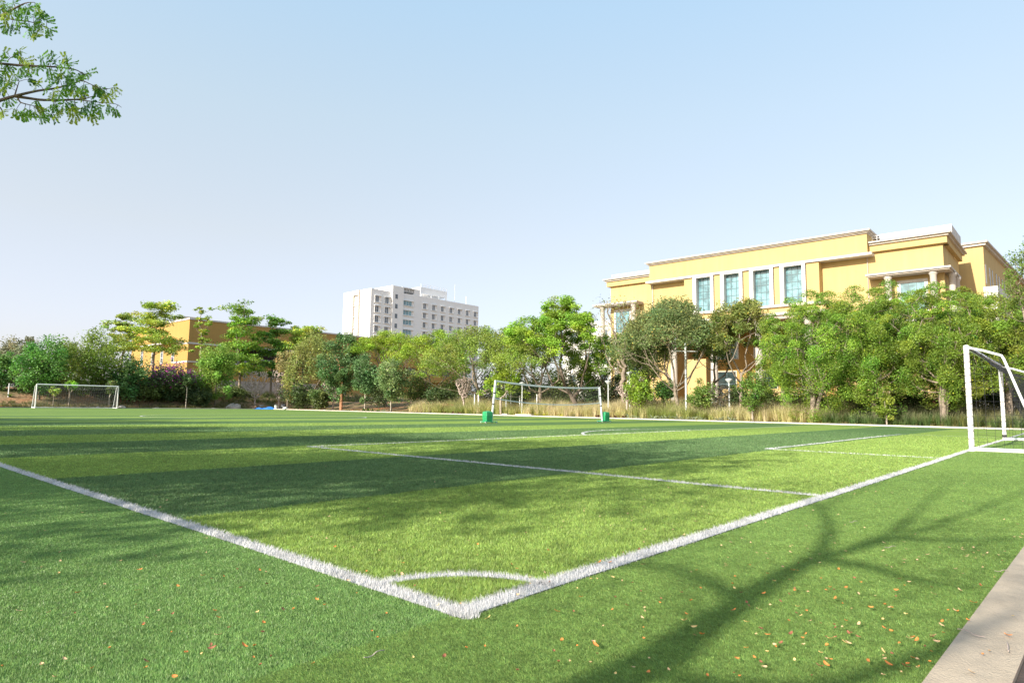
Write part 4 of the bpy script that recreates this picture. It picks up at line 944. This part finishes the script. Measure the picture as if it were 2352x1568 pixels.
# forked tree behind the camera on the left: its limbs stand where their long shadows fall on the right border
LDV = np.array([math.cos(rad(27))*math.cos(rad(-3.6)), math.cos(rad(27))*math.sin(rad(-3.6)), -math.sin(rad(27))])
def caster(px, py, X): g = onplane(2, 0, px, py); return g-LDV*((g[0]-X)/LDV[0])
FT = empty('feathery_tree', (-5.9, 1.7, 0), 'forked feathery tree behind the camera on the left', 'tree')
tk_ = [caster(1400, 1568, -6.0), caster(1550, 1480, -6.0), caster(1690, 1392, -6.0), caster(1800, 1318, -6.0), caster(1900, 1276, -6.0), caster(2060, 1236, -5.9), caster(2220, 1180, -5.8), caster(2400, 1110, -5.6)]
mb = MB(); P_, R_ = smooth_path([np.array([-5.8, 1.68, -.1]), np.array([-6.0, 1.62, 1.8])]+tk_, [.2, .15, .10, .085, .075, .07, .05, .035, .025, .012]); mb.tube(P_, R_, 8)
for pth, r_ in (([(1700, 1385), (1640, 1340), (1540, 1305), (1420, 1295), (1330, 1300)], [.05, .035, .025, .018, .008]), ([(1860, 1290), (1905, 1225), (1880, 1165), (1810, 1120)], [.06, .04, .03, .012]),
                ([(1960, 1258), (2060, 1215), (2120, 1160), (2180, 1110)], [.05, .035, .022, .01]), ([(1880, 1283), (1990, 1300), (2100, 1330), (2240, 1345)], [.05, .04, .028, .012]),
                ([(2060, 1236), (2180, 1240), (2330, 1235)], [.04, .03, .012]), ([(1600, 1450), (1590, 1380), (1560, 1330)], [.02, .014, .008]), ([(1880, 1165), (1990, 1120), (2060, 1080)], [.02, .015, .008]),
                ([(1470, 1530), (1800, 1590), (2130, 1500), (2352, 1400)], [.03, .035, .035, .02])):
    P_, R_ = smooth_path([caster(a, b_, -5.9+.3*random.random()*k) for k, (a, b_) in enumerate(pth)], r_); mb.tube(P_, R_, 6)
mb.build('trunk', M['bark'], FT, True)
tuft = [(1480, 1290, .30), (1330, 1300, .22), (1600, 1215, .3), (1520, 1140, .45), (1700, 1130, .4), (1810, 1110, .4), (1900, 1160, .3), (2000, 1110, .45), (2120, 1130, .4), (2240, 1100, .5), (2330, 1160, .4), (2100, 1330, .25), (2260, 1350, .3), (2300, 1240, .3), (2200, 1245, .2), (1450, 1080, .6), (1250, 1095, .6), (1620, 1075, .5), (2280, 1450, .15), (2150, 1210, .25), (2050, 1085, .5), (2340, 1300, .2)]
cc_ = []
for (a, b_, r_) in tuft:
    c = caster(a, b_, -5.8); n_ = int(520*r_); cc_.append(c+rng.normal(0, 1, (n_, 3))*np.array([.5, r_*.9, r_*.28]))
cc_ = np.concatenate(cc_); V, Fq = leafquads(cc_, .06, .7); fast('crown', V, Fq, M['leaf'], FT, col=np.repeat(jitcol(np.array(MIDG), len(cc_), .25), 4, axis=0))
# overhanging branch: trunk stands left of the frame
def cc(x, y, Z): return at(x/5.02, y/5.02, Z)
OT = empty('overhanging_tree', (-4.2, 9.2, 0), 'feathery leaved tree reaching branches in at the top left', 'tree')
trunk_top = np.array([-3.6, 9.0, 4.6])
Zb = 6.4
br = [([trunk_top, cc(-900, 1500, 6.8), cc(-300, 1270, 6.6), cc(0, 1160, Zb), cc(170, 1110, Zb), cc(430, 1050, 6.3), cc(640, 1020, 6.2), cc(860, 960, 6.1), cc(940, 930, 6.1), cc(1050, 975, 6.0), cc(1180, 1030, 6.0), cc(1300, 1015, 6.0)], [.1, .06, .03, .016, .014, .011, .009, .007, .005, .004, .003, .002]),
      ([cc(170, 1110, Zb), cc(340, 1135, Zb), cc(510, 1155, 6.4), cc(860, 1150, 6.3), cc(1010, 1130, 6.3), cc(1100, 1100, 6.3)], [.016, .013, .012, .009, .005, .003]),
      ([cc(860, 1150, 6.3), cc(1010, 1165, 6.3), cc(1150, 1182, 6.2), cc(1330, 1200, 6.2), cc(1400, 1240, 6.2)], [.006, .005, .004, .003, .002]),
      ([trunk_top+np.array([0, 0, .5]), cc(-900, 900, 7.4), cc(-300, 720, 7.1), cc(0, 735, 6.9), cc(230, 755, 6.8), cc(450, 765, 6.8), cc(650, 775, 6.7), cc(850, 800, 6.6), cc(960, 850, 6.6), cc(1050, 890, 6.6)], [.09, .05, .03, .013, .012, .010, .008, .006, .004, .002]),
      ([cc(170, 1100, Zb), cc(195, 1020, 6.4), cc(220, 940, 6.4)], [.007, .005, .003]),
      ([cc(200, 1120, Zb), cc(225, 1170, 6.4), cc(260, 1190, 6.4), cc(380, 1220, 6.4)], [.009, .007, .006, .003]),
      ([cc(80, 720, 6.9), cc(120, 670, 6.9), cc(220, 620, 6.9)], [.004, .003, .002]),
      ([trunk_top+np.array([0, 0, .8]), cc(-900, 300, 7.6), cc(-300, 240, 7.2), cc(0, 185, 7.0), cc(130, 120, 7.0), cc(290, 40, 7.0), cc(400, 30, 7.0)], [.09, .05, .03, .014, .011, .006, .003]),
      ([cc(0, 185, 7.0), cc(150, 230, 7.0), cc(330, 250, 7.0), cc(500, 300, 7.0), cc(580, 340, 7.0)], [.008, .006, .005, .003, .002]),
      ([cc(-100, 1240, 6.5), cc(0, 1240, 6.5), cc(40, 1325, 6.5)], [.008, .007, .004])]
mb = MB(); mb.tube([(-4.2, 9.2, -.1), (-4.3, 9.15, 1.5), (-4.0, 9.1, 3.2), tuple(trunk_top), (-3.5, 9.0, 6.5), (-3.2, 9.2, 8)], [.24, .2, .17, .14, .10, .05], 10)
allp = []
for pts, rs in br:
    P_, R_ = smooth_path(pts, rs); mb.tube(P_, R_, 7); allp += P_[2:]
allp = np.array(allp)
cl = [(60, 60), (150, 30), (230, 80), (120, 150), (60, 230), (200, 200), (300, 170), (400, 60), (450, 110), (380, 170), (480, 200), (540, 230), (300, 270), (400, 300), (350, 360), (400, 390), (480, 310), (540, 350), (580, 345), (130, 310), (60, 310), (220, 300), (10, 120), (20, 20), (100, 100), (180, 110), (250, 140), (40, 170), (330, 90), (420, 240),
      (60, 600), (190, 605), (250, 670), (290, 720), (360, 740), (100, 760), (60, 830), (130, 870), (110, 950), (190, 880), (250, 800), (330, 850), (360, 920), (430, 950), (440, 780), (560, 690), (620, 700), (700, 740), (770, 700), (800, 750), (560, 800), (620, 860), (700, 850), (680, 900), (760, 920), (820, 850), (870, 910), (930, 860), (1010, 845), (550, 990), (620, 1070), (700, 1080), (760, 1030), (850, 1000), (900, 1050), (960, 1000), (960, 1080), (1100, 990), (1150, 1040), (1240, 1110), (1320, 1025), (30, 1010), (100, 1150), (180, 1280), (270, 1320), (340, 1290), (430, 1180), (440, 1250), (520, 1290), (500, 1360), (600, 1330), (640, 1250), (700, 1290), (650, 1200), (780, 1200), (820, 1260), (880, 1330), (860, 1210), (970, 1230), (1000, 1280), (1070, 1330), (1100, 1230), (1160, 1280), (1060, 1180), (1260, 1220), (1330, 1270), (20, 1290), (480, 660), (740, 650), (20, 680), (10, 900), (60, 1000), (240, 590)]
LV, LCc, ncl = [], [], 0
for (x, y) in cl:
    d2 = None; best = None
    tgt0 = cc(x, y, 6.6); j = np.argmin([np.linalg.norm(np.cross(p-CAMP, (tgt0-CAMP)/np.linalg.norm(tgt0-CAMP))) for p in allp]); nb = allp[j]
    Zc = float(np.dot(nb-CAMP, FW))+random.uniform(-.22, .22); tgt = cc(x, y, Zc)
    s0 = nb*.75+tgt*.25; mb.tube([nb, (nb+tgt)/2+np.array([0, 0, .01]), tgt], [.003, .0024, .0015], 4)
    ax = tgt-nb; ax[2] -= .05; ax += RT*.05; ax /= np.linalg.norm(ax)+1e-6
    bright = random.random()
    base_c = np.array([.16, .36, .035]) if bright < .6 else np.array([.36, .48, .05]) if bright < .88 else np.array([.08, .22, .04])
    for k in range(5):
        ang = (k-2)*.46+random.uniform(-.15, .15); side = RT*math.cos(ang*1.3)*.0
        u = ax*math.cos(ang)+np.cross(ax, FW)*math.sin(ang)+FW*random.uniform(-.35, .35)+np.array([0, 0, -.28]); u /= np.linalg.norm(u)
        pl_ = random.uniform(.075, .12); org = tgt-ax*.035
        nrm = np.cross(u, FW+rng.normal(0, .5, 3)); nrm /= np.linalg.norm(nrm)
        for s in range(7):
            pos = org+u*pl_*(s+1.2)/7.5
            for sg in (-1, 1):
                dr = u*.55+nrm*sg; dr /= np.linalg.norm(dr); ln_ = .030*(.75+.5*random.random())*(.7+.5*s/7); wv = np.cross(dr, np.cross(u, nrm)+rng.normal(0, .35, 3)); wv /= np.linalg.norm(wv)
                b0_ = pos+dr*.002; LV += [b0_, b0_+dr*ln_*.6+wv*ln_*.26, b0_+dr*ln_, b0_+dr*ln_*.6-wv*ln_*.26]
                c_ = base_c*math.exp(random.gauss(0, .2)); LCc += [c_]*4
mb.build('trunk', M['barkd'], OT, True)
fast('foliage', np.array(LV), np.arange(len(LV)).reshape(-1, 4), M['leaf'], OT, col=np.clip(np.array(LCc), .003, .9))
A = env_umb(60, 3.6, 4.9, 8.5); A[:, 0] -= 4.6; A[:, 1] += 9.4; A = A[(A[:, 0] < -1.4)]
nd_, pr_, rr_ = skeleton((-4.2, 9.2, 0), A, (-3.7, 9.05, 4.2), .2); V, Fq = limbs(nd_, pr_, rr_, 5); fast('limbs', V, Fq, M['barkd'], OT, smooth=True)
idx = rng.integers(0, len(A), 5000); V, Fq = leafquads(A[idx]+rng.normal(0, .28, (5000, 3)), .11, .6)
k_ = np.ones(5000, bool); fast('crown', V, Fq, M['leaf'], OT, col=np.repeat(jitcol(np.array(MIDG), 5000, .25), 4, axis=0))

# ------------------------------------------------------------------ tall dry grass (stuff)
def grass(name, label, n, xr, yr, hmin, hmax, cols_, wcut=None, tuft=26, spread=.30):
    cx = rng.uniform(xr[0], xr[1], n); cy = rng.uniform(yr[0], yr[1], n)
    hh = rng.uniform(hmin, hmax, n)*(1+.30*vnoise(cx*.9, cy*.9, 2)+.15*vnoise(cx*2.7, cy*2.4, 5)); ci = rng.integers(0, len(cols_), n)
    pick = (vnoise(cx*.45, cy*.45, 7)*1.5+rng.normal(0, .4, n)); ci = np.clip(((pick+1)/2*len(cols_)).astype(int), 0, len(cols_)-1)
    cx = np.repeat(cx, tuft); cy = np.repeat(cy, tuft); hh = np.repeat(hh, tuft)*rng.uniform(.55, 1.1, n*tuft); ci = np.repeat(ci, tuft)
    az = rng.random(n*tuft)*6.28; sp = rng.random(n*tuft)*spread
    bx = cx+np.cos(az)*sp*.5; by = cy+np.sin(az)*sp*.5; bz = terrain(bx, by)
    ln = rng.uniform(.15, .95, n*tuft)*hh; w = rng.uniform(.006, .014, n*tuft)
    px_, py_ = -np.sin(az)*w, np.cos(az)*w
    m = len(bx); V = np.zeros((m, 5, 3), np.float32)
    mx, my = bx+np.cos(az)*ln*.3, by+np.sin(az)*ln*.3
    V[:, 0] = np.stack([bx-px_, by-py_, bz-.03], 1); V[:, 1] = np.stack([bx+px_, by+py_, bz-.03], 1)
    V[:, 2] = np.stack([mx+px_*.8, my+py_*.8, bz+hh*.62], 1); V[:, 3] = np.stack([mx-px_*.8, my-py_*.8, bz+hh*.62], 1)
    V[:, 4] = np.stack([bx+np.cos(az)*ln, by+np.sin(az)*ln, bz+hh], 1)
    i = np.arange(m)[:, None]*5; Fc = np.concatenate([i+np.array([[0, 1, 2]]), i+np.array([[0, 2, 3]]), i+np.array([[3, 2, 4]])])
    c = np.array(cols_)[ci]*np.exp(rng.normal(0, .2, m))[:, None]; c = np.repeat(c, 5, axis=0).reshape(m, 5, 3); c[:, 4] = c[:, 4]*.4+np.array([.48, .40, .30])*.6
    return tag(fast(name, V.reshape(-1, 3), Fc, M['dry'], col=np.clip(c.reshape(-1, 3), .01, .9)), label, 'grass', kind='stuff')
DRY = [(.26, .32, .09), (.40, .42, .15), (.62, .57, .29), (.68, .59, .38), (.52, .50, .25)]
GRN = [(.07, .13, .04), (.11, .17, .05), (.18, .19, .06)]
grass('tall_dry_grass', 'tall straw coloured grass strip behind the volleyball net', 3600, (KX+1.6, KX+9.5), (11.5, 53), .7, 1.35, DRY, tuft=34, spread=.42)
grass('tall_green_grass', 'dark green grass strip under the right hand trees', 1300, (KX+1.0, KX+8.5), (-6, 12.5), .5, 1.0, GRN)
grass('weedy_grass', 'low weedy grass on the bank behind the far goal', 1500, (-12, 42), (KY+.8, KY+3.2), .15, .42, [(.10, .12, .04), (.20, .17, .08), (.14, .15, .05)], tuft=16)
grass('bank_grass', 'green and tawny grass along the bank left of the dirt slope', 900, (28, 62), (KY+4, KY+9), .3, .8, [(.09, .13, .04), (.16, .18, .06), (.3, .26, .12)], tuft=20)
grass('path_weeds', 'short sparse weeds on the red soil beside the far kerb', 500, (KX+.6, KX+2.2), (0, 70), .08, .28, [(.12, .16, .05), (.25, .22, .1)], tuft=12)

# rosette plants in front of the grass
def rosette(name, label, px, off, n, L, w, c, grp, up=.6, cat='plant'):
    Z = edge_depth(px)+off; g = at(px, 930, Z); x, y = g[0], g[1]; z = tz(x, y)
    root = empty(name, (x, y, z), label, cat, grp); V = []; Fq = []
    for k in range(n):
        az = 6.283*k/n+random.uniform(-.3, .3); e = random.uniform(up*.6, up*1.5); l = L*random.uniform(.7, 1.15); pts = []
        for s in range(5):
            t = s/4; rr = l*t*math.cos(e)*(1+.25*t); zz = l*(math.sin(e)*t-.35*t*t*math.cos(e)); pts.append((x+rr*math.cos(az), y+rr*math.sin(az), z+zz))
        ws = [w*.6, w, w*.9, w*.55, w*.05]; n0 = len(V)
        for p, q_ in zip(pts, ws): V += [(p[0]-math.sin(az)*q_, p[1]+math.cos(az)*q_, p[2]), (p[0]+math.sin(az)*q_, p[1]-math.cos(az)*q_, p[2])]
        Fq += [(n0+2*s, n0+2*s+1, n0+2*s+3, n0+2*s+2) for s in range(4)]
    fast('leaves', np.array(V), np.array(Fq), M['leaf'], root, col=jitcol(np.array(c), len(V), .12)); return root
place = ['left of the net', 'just right of the right net post', 'right of the right net post', 'near the foot of the feathery tree', 'below the round dark bush', 'below the first column', 'below the lamp pole', 'below the light green shrub', 'below the dark leafless shrub', 'left of the small leafy tree', 'right of the small leafy tree', 'at the right end of the straw grass']
for i, px in enumerate([882, 1445, 1462, 1500, 1520, 1532, 1556, 1572, 1592, 1612, 1650, 1680]):
    rosette('striped_agave', 'pale striped spiky plant '+place[i], px, .75, 22, .75, .035, (.38, .42, .28), 'pale spiky plants along the kerb')
for i, px in enumerate([1231, 1250, 1287, 1196]):
    rosette('yellow_plant', 'yellow green tufted plant '+['below the middle of the net, left one', 'below the middle of the net, next to the left one', 'below the net right of its middle', 'below the net near the concrete slab'][i], px, .8, 24, .6, .03, (.42, .42, .05), 'yellow tufted plants along the kerb', .7)
for i, px in enumerate([1022, 1040, 1055, 1372, 1399, 1414, 1433]):
    rosette('red_leaf_plant', 'dark red leaved plant '+['left of the left net post, leftmost', 'left of the left net post, middle', 'left of the left net post, rightmost', 'touching the right net post', 'right of the green weight box', 'second right of the green weight box', 'third right of the green weight box'][i], px, .9, 18, .42, .04, (.12, .035, .03), 'dark red plants along the kerb', .8)
for i, px in enumerate([836, 846, 856, 868, 20, 1905, 2140]):
    rosette('low_green_plant', 'low green leafy plant '+['on the dirt slope, leftmost of four', 'on the dirt slope, second of four', 'on the dirt slope, third of four', 'on the dirt slope, rightmost of four', 'on the bank left of the far goal', 'at the foot of the forked pale trunk', 'left of the lopped stub trunk'][i], px, 1.2 if px > 30 else 4, 20, .5, .06, (.12, .20, .04), 'low green plants', .8)

# ------------------------------------------------------------------ small things
def pole(px, off, ytop, r, label, lamp=None, grp='lamp posts among the trees'):
    Z = edge_depth(px)+off; g = at(px, 930, Z); x, y = g[0], g[1]; z = tz(x, y); zt = float(at(px, ytop, Z)[2])
    root = empty('lamp_post' if lamp else 'white_post', (x, y, z), label, 'lamp post' if lamp else 'post', grp)
    MB().tube([(x, y, z-.1), (x, y, (z+zt)/2), (x, y, zt)], r, 10).build('pole', M['metalw'] if not lamp else M['greym'], root, True)
    if lamp == 'cone':
        MB().lathe((x, y, zt), [(.04, -.25), (.10, -.18), (.26, .0), (.27, .05), (.05, .12)], 14).build('lamp_head', M['greym'], root, True)
    if lamp == 'tall':
        MB().lathe((x, y, z), [(.12, 0), (.12, .3), (.08, .32)], 10).build('base', M['greym'], root)
        for dz in (-.05, -.75):
            MB().tube([(x-RT[0]*.9, y-RT[1]*.9, zt+dz), (x+RT[0]*.9, y+RT[1]*.9, zt+dz)], .035, 6).build('cross_arm', M['greym'], root)
        for s in (-.7, .7): MB().box(x+RT[0]*s-.12, x+RT[0]*s+.12, y+RT[1]*s-.1, y+RT[1]*s+.1, zt+.0, zt+.22).build('floodlight', M['greym'], root)
def c4(x): return (1300+x/4.519)/1.08844
def c3(x): return (900+x/4.519)/1.08844
pole(c3(1830), 3.0, 880, .045, 'short lamp post with cone head behind the net left of its middle', 'cone')
pole(c4(997), 3.0, 876, .045, 'short lamp post with cone head right of the right net post', 'cone')
pole(c4(1240), 3.5, 856, .05, 'lamp post with cone head behind the light green shrub', 'cone')
pole(c3(1650), 3.0, 884, .04, 'short lamp post with cone head close to the left net post', 'cone')
pole(c3(1703), 5.0, 815, .07, 'tall grey pole rising through the canopy behind the net', 'tall')
pole(c4(1877), 3.0, 782, .07, 'tall grey pole with cross arms before the yellow building', 'tall')
pole((1750+332/4.519)/1.08844, 3.5, 872, .05, 'lamp post with cone head before the columns', 'cone')
for i, (px, yt) in enumerate([(c3(1293), 905), (c3(1337), 905), (c3(1805), 908), (c3(1998), 905), ((1750+1535/4.519)/1.08844, 925), (17, 880)]):
    pole(px, 4.0, yt, .05, ['slim white post left of the pair before the net', 'slim white post right of the pair before the net', 'slim white post left of the straight pale trunk', 'slim white post beside the straight pale trunk', 'white post under the dense trees', 'white post on the bank left of the far goal'][i], None, 'slim white posts')
# fence behind the goal
fr = empty('wire_fence', tuple(at(2290, 930, 44)), 'wire fence with pale posts seen through the near goal net', 'fence')
q0, q1 = at(2225, 930, 43), at(2420, 930, 41); zf = .55
for t in np.linspace(0, 1, 7):
    p = q0+(q1-q0)*t; z = tz(p[0], p[1]); MB().tube([(p[0], p[1], z-.1), (p[0], p[1], z+1.5)], .05, 8).build('post', M['greym'], fr, True)
wv_ = MB()
for h_ in (.3, .6, .9, 1.2, 1.45):
    wv_.tube([(*(q0+(q1-q0)*t)[:2], tz(*(q0+(q1-q0)*t)[:2])+h_) for t in np.linspace(0, 1, 13)], .009, 4, False)
wv_.build('wires', M['greym'], fr)
p = at(2290, 930, 50); m = MB().box(p[0]-.2, p[0]+.2, p[1]-4, p[1]+2.2, 0, 2.6); tag(m.build('boundary_wall', M['cream']), 'pale low wall behind the fence at the near goal', 'wall')
p = at(1010, 930, edge_depth(1010)+5); m = MB().box(p[0]-.2, p[0]+.2, p[1]-2.4, p[1]+2.4, .2, .95); tag(m.build('planter_wall', M['brick']), 'low red brick wall left of the volleyball net', 'wall')
p = at(2000, 930, edge_depth(2000)+9); m = MB().box(p[0]-.2, p[0]+.2, p[1]-5.0, p[1]+4.2, .3, 1.75); tag(m.build('planter_wall', M['brick']), 'low red brick wall under the dense right hand trees', 'wall')
for i, (px, lb) in enumerate([(1203, 'pale concrete slab at the kerb below the net'), (1150+10, 'small concrete block left of the slab by the net')]):
    p = at(px, 930, edge_depth(px)+.5); MBx = MB().box(p[0]-.1, p[0]+.25, p[1]-(.9 if i == 0 else .3), p[1]+(.9 if i == 0 else .3), 0, .17); tag(MBx.build('concrete_slab', M['kerb'], bevel=.02), lb, 'slab')
# rocks
def rock(px, off, s, mt, label, flat=.6):
    Z = edge_depth(px)+off; g = at(px, 930, Z); x, y = g[0], g[1]; z = tz(x, y); V = []; n = 14; m_ = 8
    for i in range(m_+1):
        for j in range(n):
            a = math.pi*i/m_; b_ = 6.283*j/n; k = 1+.18*math.sin(3*b_+a*2+px)+.12*math.sin(5*a+2*b_)
            V.append((x+s*k*math.sin(a)*math.cos(b_), y+s*1.2*k*math.sin(a)*math.sin(b_), z+s*flat*k*math.cos(a)))
    o = MB().add(V, [(i*n+j, i*n+(j+1) % n, (i+1)*n+(j+1) % n, (i+1)*n+j) for i in range(m_) for j in range(n)]).build('boulder', M[mt], None, False); tag(o, label, 'boulder', 'boulders on the bank')
rock(537, 1.6, .95, 'rock', 'large grey boulder left of the blue tarpaulin', .55); rock(582, 1.8, .5, 'rockb', 'brown boulder between grey boulder and tarpaulin'); rock(600, 2.4, .45, 'rock', 'small grey boulder above the tarpaulin')
rock(490, .8, .28, 'kerb', 'flat pale stone at the foot of the bank', .35); rock(277, 1.0, .5, 'kerb', 'pale stone pile behind the right far goal post', .5); rock(225, 1.2, .25, 'rock', 'small stone behind the far goal', .5); rock(360, .9, .3, 'kerb', 'pale stone right of the far goal', .35)
rock(745, .7, .2, 'kerb', 'little pale stone right of the bucket', .5)
# tarp
g = at(616, 930, edge_depth(616)-.35); nx_, ny_ = 26, 10; V = []
for i in range(nx_+1):
    for j in range(ny_+1):
        u, v_ = i/nx_-.5, j/ny_-.5; k = (1-(2*abs(u))**4)*(1-(2*abs(v_))**4); h_ = .30*k*(.25+.75*abs(math.sin(u*6+1.2))*(.6+.4*math.sin(9*v_+u*11)))+.04*random.random()*k
        p = g[:2]+RT[:2]/np.linalg.norm(RT[:2])*u*3.3+FW[:2]*v_*1.1*(1+.2*math.sin(7*u)); V.append((p[0], p[1], .012+h_))
o = MB().add(V, [(i*(ny_+1)+j, (i+1)*(ny_+1)+j, (i+1)*(ny_+1)+j+1, i*(ny_+1)+j+1) for i in range(nx_) for j in range(ny_)]).build('tarpaulin', M['tarp'], None, False)
tag(o, 'crumpled bright blue tarpaulin on the far edge of the turf', 'tarpaulin')
g = at(634, 930, edge_depth(634)+.5); z = tz(g[0], g[1])
r_ = empty('bucket', (g[0], g[1], z), 'white plastic bucket behind the blue tarpaulin', 'bucket')
MB().lathe((g[0], g[1], z+.1), [(.15, 0), (.19, .38), (.205, .38), (.205, .42), (.18, .42), (.15, .06)], 16).build('body', M['plastic'], r_, True)
MB().tube([(g[0]+.2*math.cos(a), g[1]+.02, z+.48+.16*math.sin(a)) for a in np.linspace(0, math.pi, 9)], .008, 5).build('handle', M['greym'], r_)
def sack(px, off, s, mt, label, name, tall):
    g = at(px, 930, edge_depth(px)+off); z = max(tz(g[0], g[1]), 0); V = []; n, m_ = 14, 8
    for i in range(m_+1):
        for j in range(n):
            a = math.pi*i/m_; b_ = 6.283*j/n; k = 1+.13*math.sin(4*b_+i)+.1*math.sin(7*b_-i*2)
            V.append((g[0]+s*k*math.sin(a)**.7*math.cos(b_), g[1]+s*k*math.sin(a)**.7*math.sin(b_), z+s*tall*(1+math.cos(a))*.5*(1+.15*math.sin(3*b_))))
    o = MB().add(V, [(i*n+j, i*n+(j+1) % n, (i+1)*n+(j+1) % n, (i+1)*n+j) for i in range(m_) for j in range(n)]).build(name, M[mt], None, True); tag(o, label, 'sack')
sack(652, .5, .34, 'blackp', 'dark plastic sack slumped beside the bucket', 'plastic_sack', 1.9); sack(656, .1, .3, 'plastic', 'white sack lying at the right end of the tarpaulin', 'white_sack', 1.0)

# ------------------------------------------------------------------ camera, light, sky
cam = bpy.data.cameras.new('camera'); cam.sensor_width = 36; cam.lens = 36*F/2352; cam.clip_end = 3000; cam.clip_start = .05
co = bpy.data.objects.new('camera', cam); COL.objects.link(co)
import mathutils
co.matrix_world = mathutils.Matrix(((RT[0], UP[0], -FW[0], 0), (RT[1], UP[1], -FW[1], 0), (RT[2], UP[2], -FW[2], CH), (0, 0, 0, 1)))
sc.camera = co
EL = rad(27); AZ = rad(-3.6)          # light travels towards +X, slightly towards -Y
ld = mathutils.Vector((math.cos(EL)*math.cos(AZ), math.cos(EL)*math.sin(AZ), -math.sin(EL)))
sl = bpy.data.lights.new('sun', 'SUN'); sl.energy = 3.2; sl.angle = rad(.55); sl.color = (1, .93, .80)
so = bpy.data.objects.new('sun', sl); COL.objects.link(so); so.rotation_euler = ld.to_track_quat('-Z', 'Y').to_euler()
w = bpy.data.worlds.new('World'); sc.world = w; w.use_nodes = True; t = w.node_tree; t.nodes.clear()
wo = t.nodes.new('ShaderNodeOutputWorld'); bg = t.nodes.new('ShaderNodeBackground'); sk = t.nodes.new('ShaderNodeTexSky')
sk.sky_type = 'NISHITA'; sk.sun_disc = False; sk.sun_elevation = EL; sk.sun_rotation = math.atan2(-ld.x, -ld.y); sk.altitude = 500; sk.air_density = 1.0; sk.dust_density = 3.0; sk.ozone_density = 1.5
bg.inputs['Strength'].default_value = .05
t.links.new(sk.outputs['Color'], bg.inputs['Color'])
# pale dusty air over the clear sky: a second even layer that depends on elevation only
tc = t.nodes.new('ShaderNodeTexCoord'); sp = t.nodes.new('ShaderNodeSeparateXYZ'); cr = t.nodes.new('ShaderNodeValToRGB'); b2 = t.nodes.new('ShaderNodeBackground'); ad = t.nodes.new('ShaderNodeAddShader')
el_ = cr.color_ramp.elements; el_[0].position = 0; el_[0].color = (.185, .165, .178, 1); el_[1].position = 1; el_[1].color = (.105, .15, .20, 1)
for p_, c_ in ((0.098, (0.185, 0.165, 0.180)), (0.242, (0.185, 0.173, 0.150)), (0.407, (0.167, 0.19, 0.185)), (0.545, (0.143, 0.194, 0.222))):
    k = el_.new(p_); k.color = rgb(c_)
t.links.new(tc.outputs['Generated'], sp.inputs[0]); t.links.new(sp.outputs['Z'], cr.inputs['Fac']); t.links.new(cr.outputs['Color'], b2.inputs['Color'])
t.links.new(bg.outputs['Background'], ad.inputs[0]); t.links.new(b2.outputs['Background'], ad.inputs[1]); t.links.new(ad.outputs['Shader'], wo.inputs['Surface'])
sc.view_settings.view_transform = 'Standard'; sc.view_settings.look = 'None'; sc.view_settings.exposure = 1.4; sc.view_settings.gamma = 1
sc.render.engine = 'CYCLES'; sc.cycles.max_bounces = 6; sc.cycles.diffuse_bounces = 3; sc.cycles.transmission_bounces = 4; sc.cycles.use_denoising = True
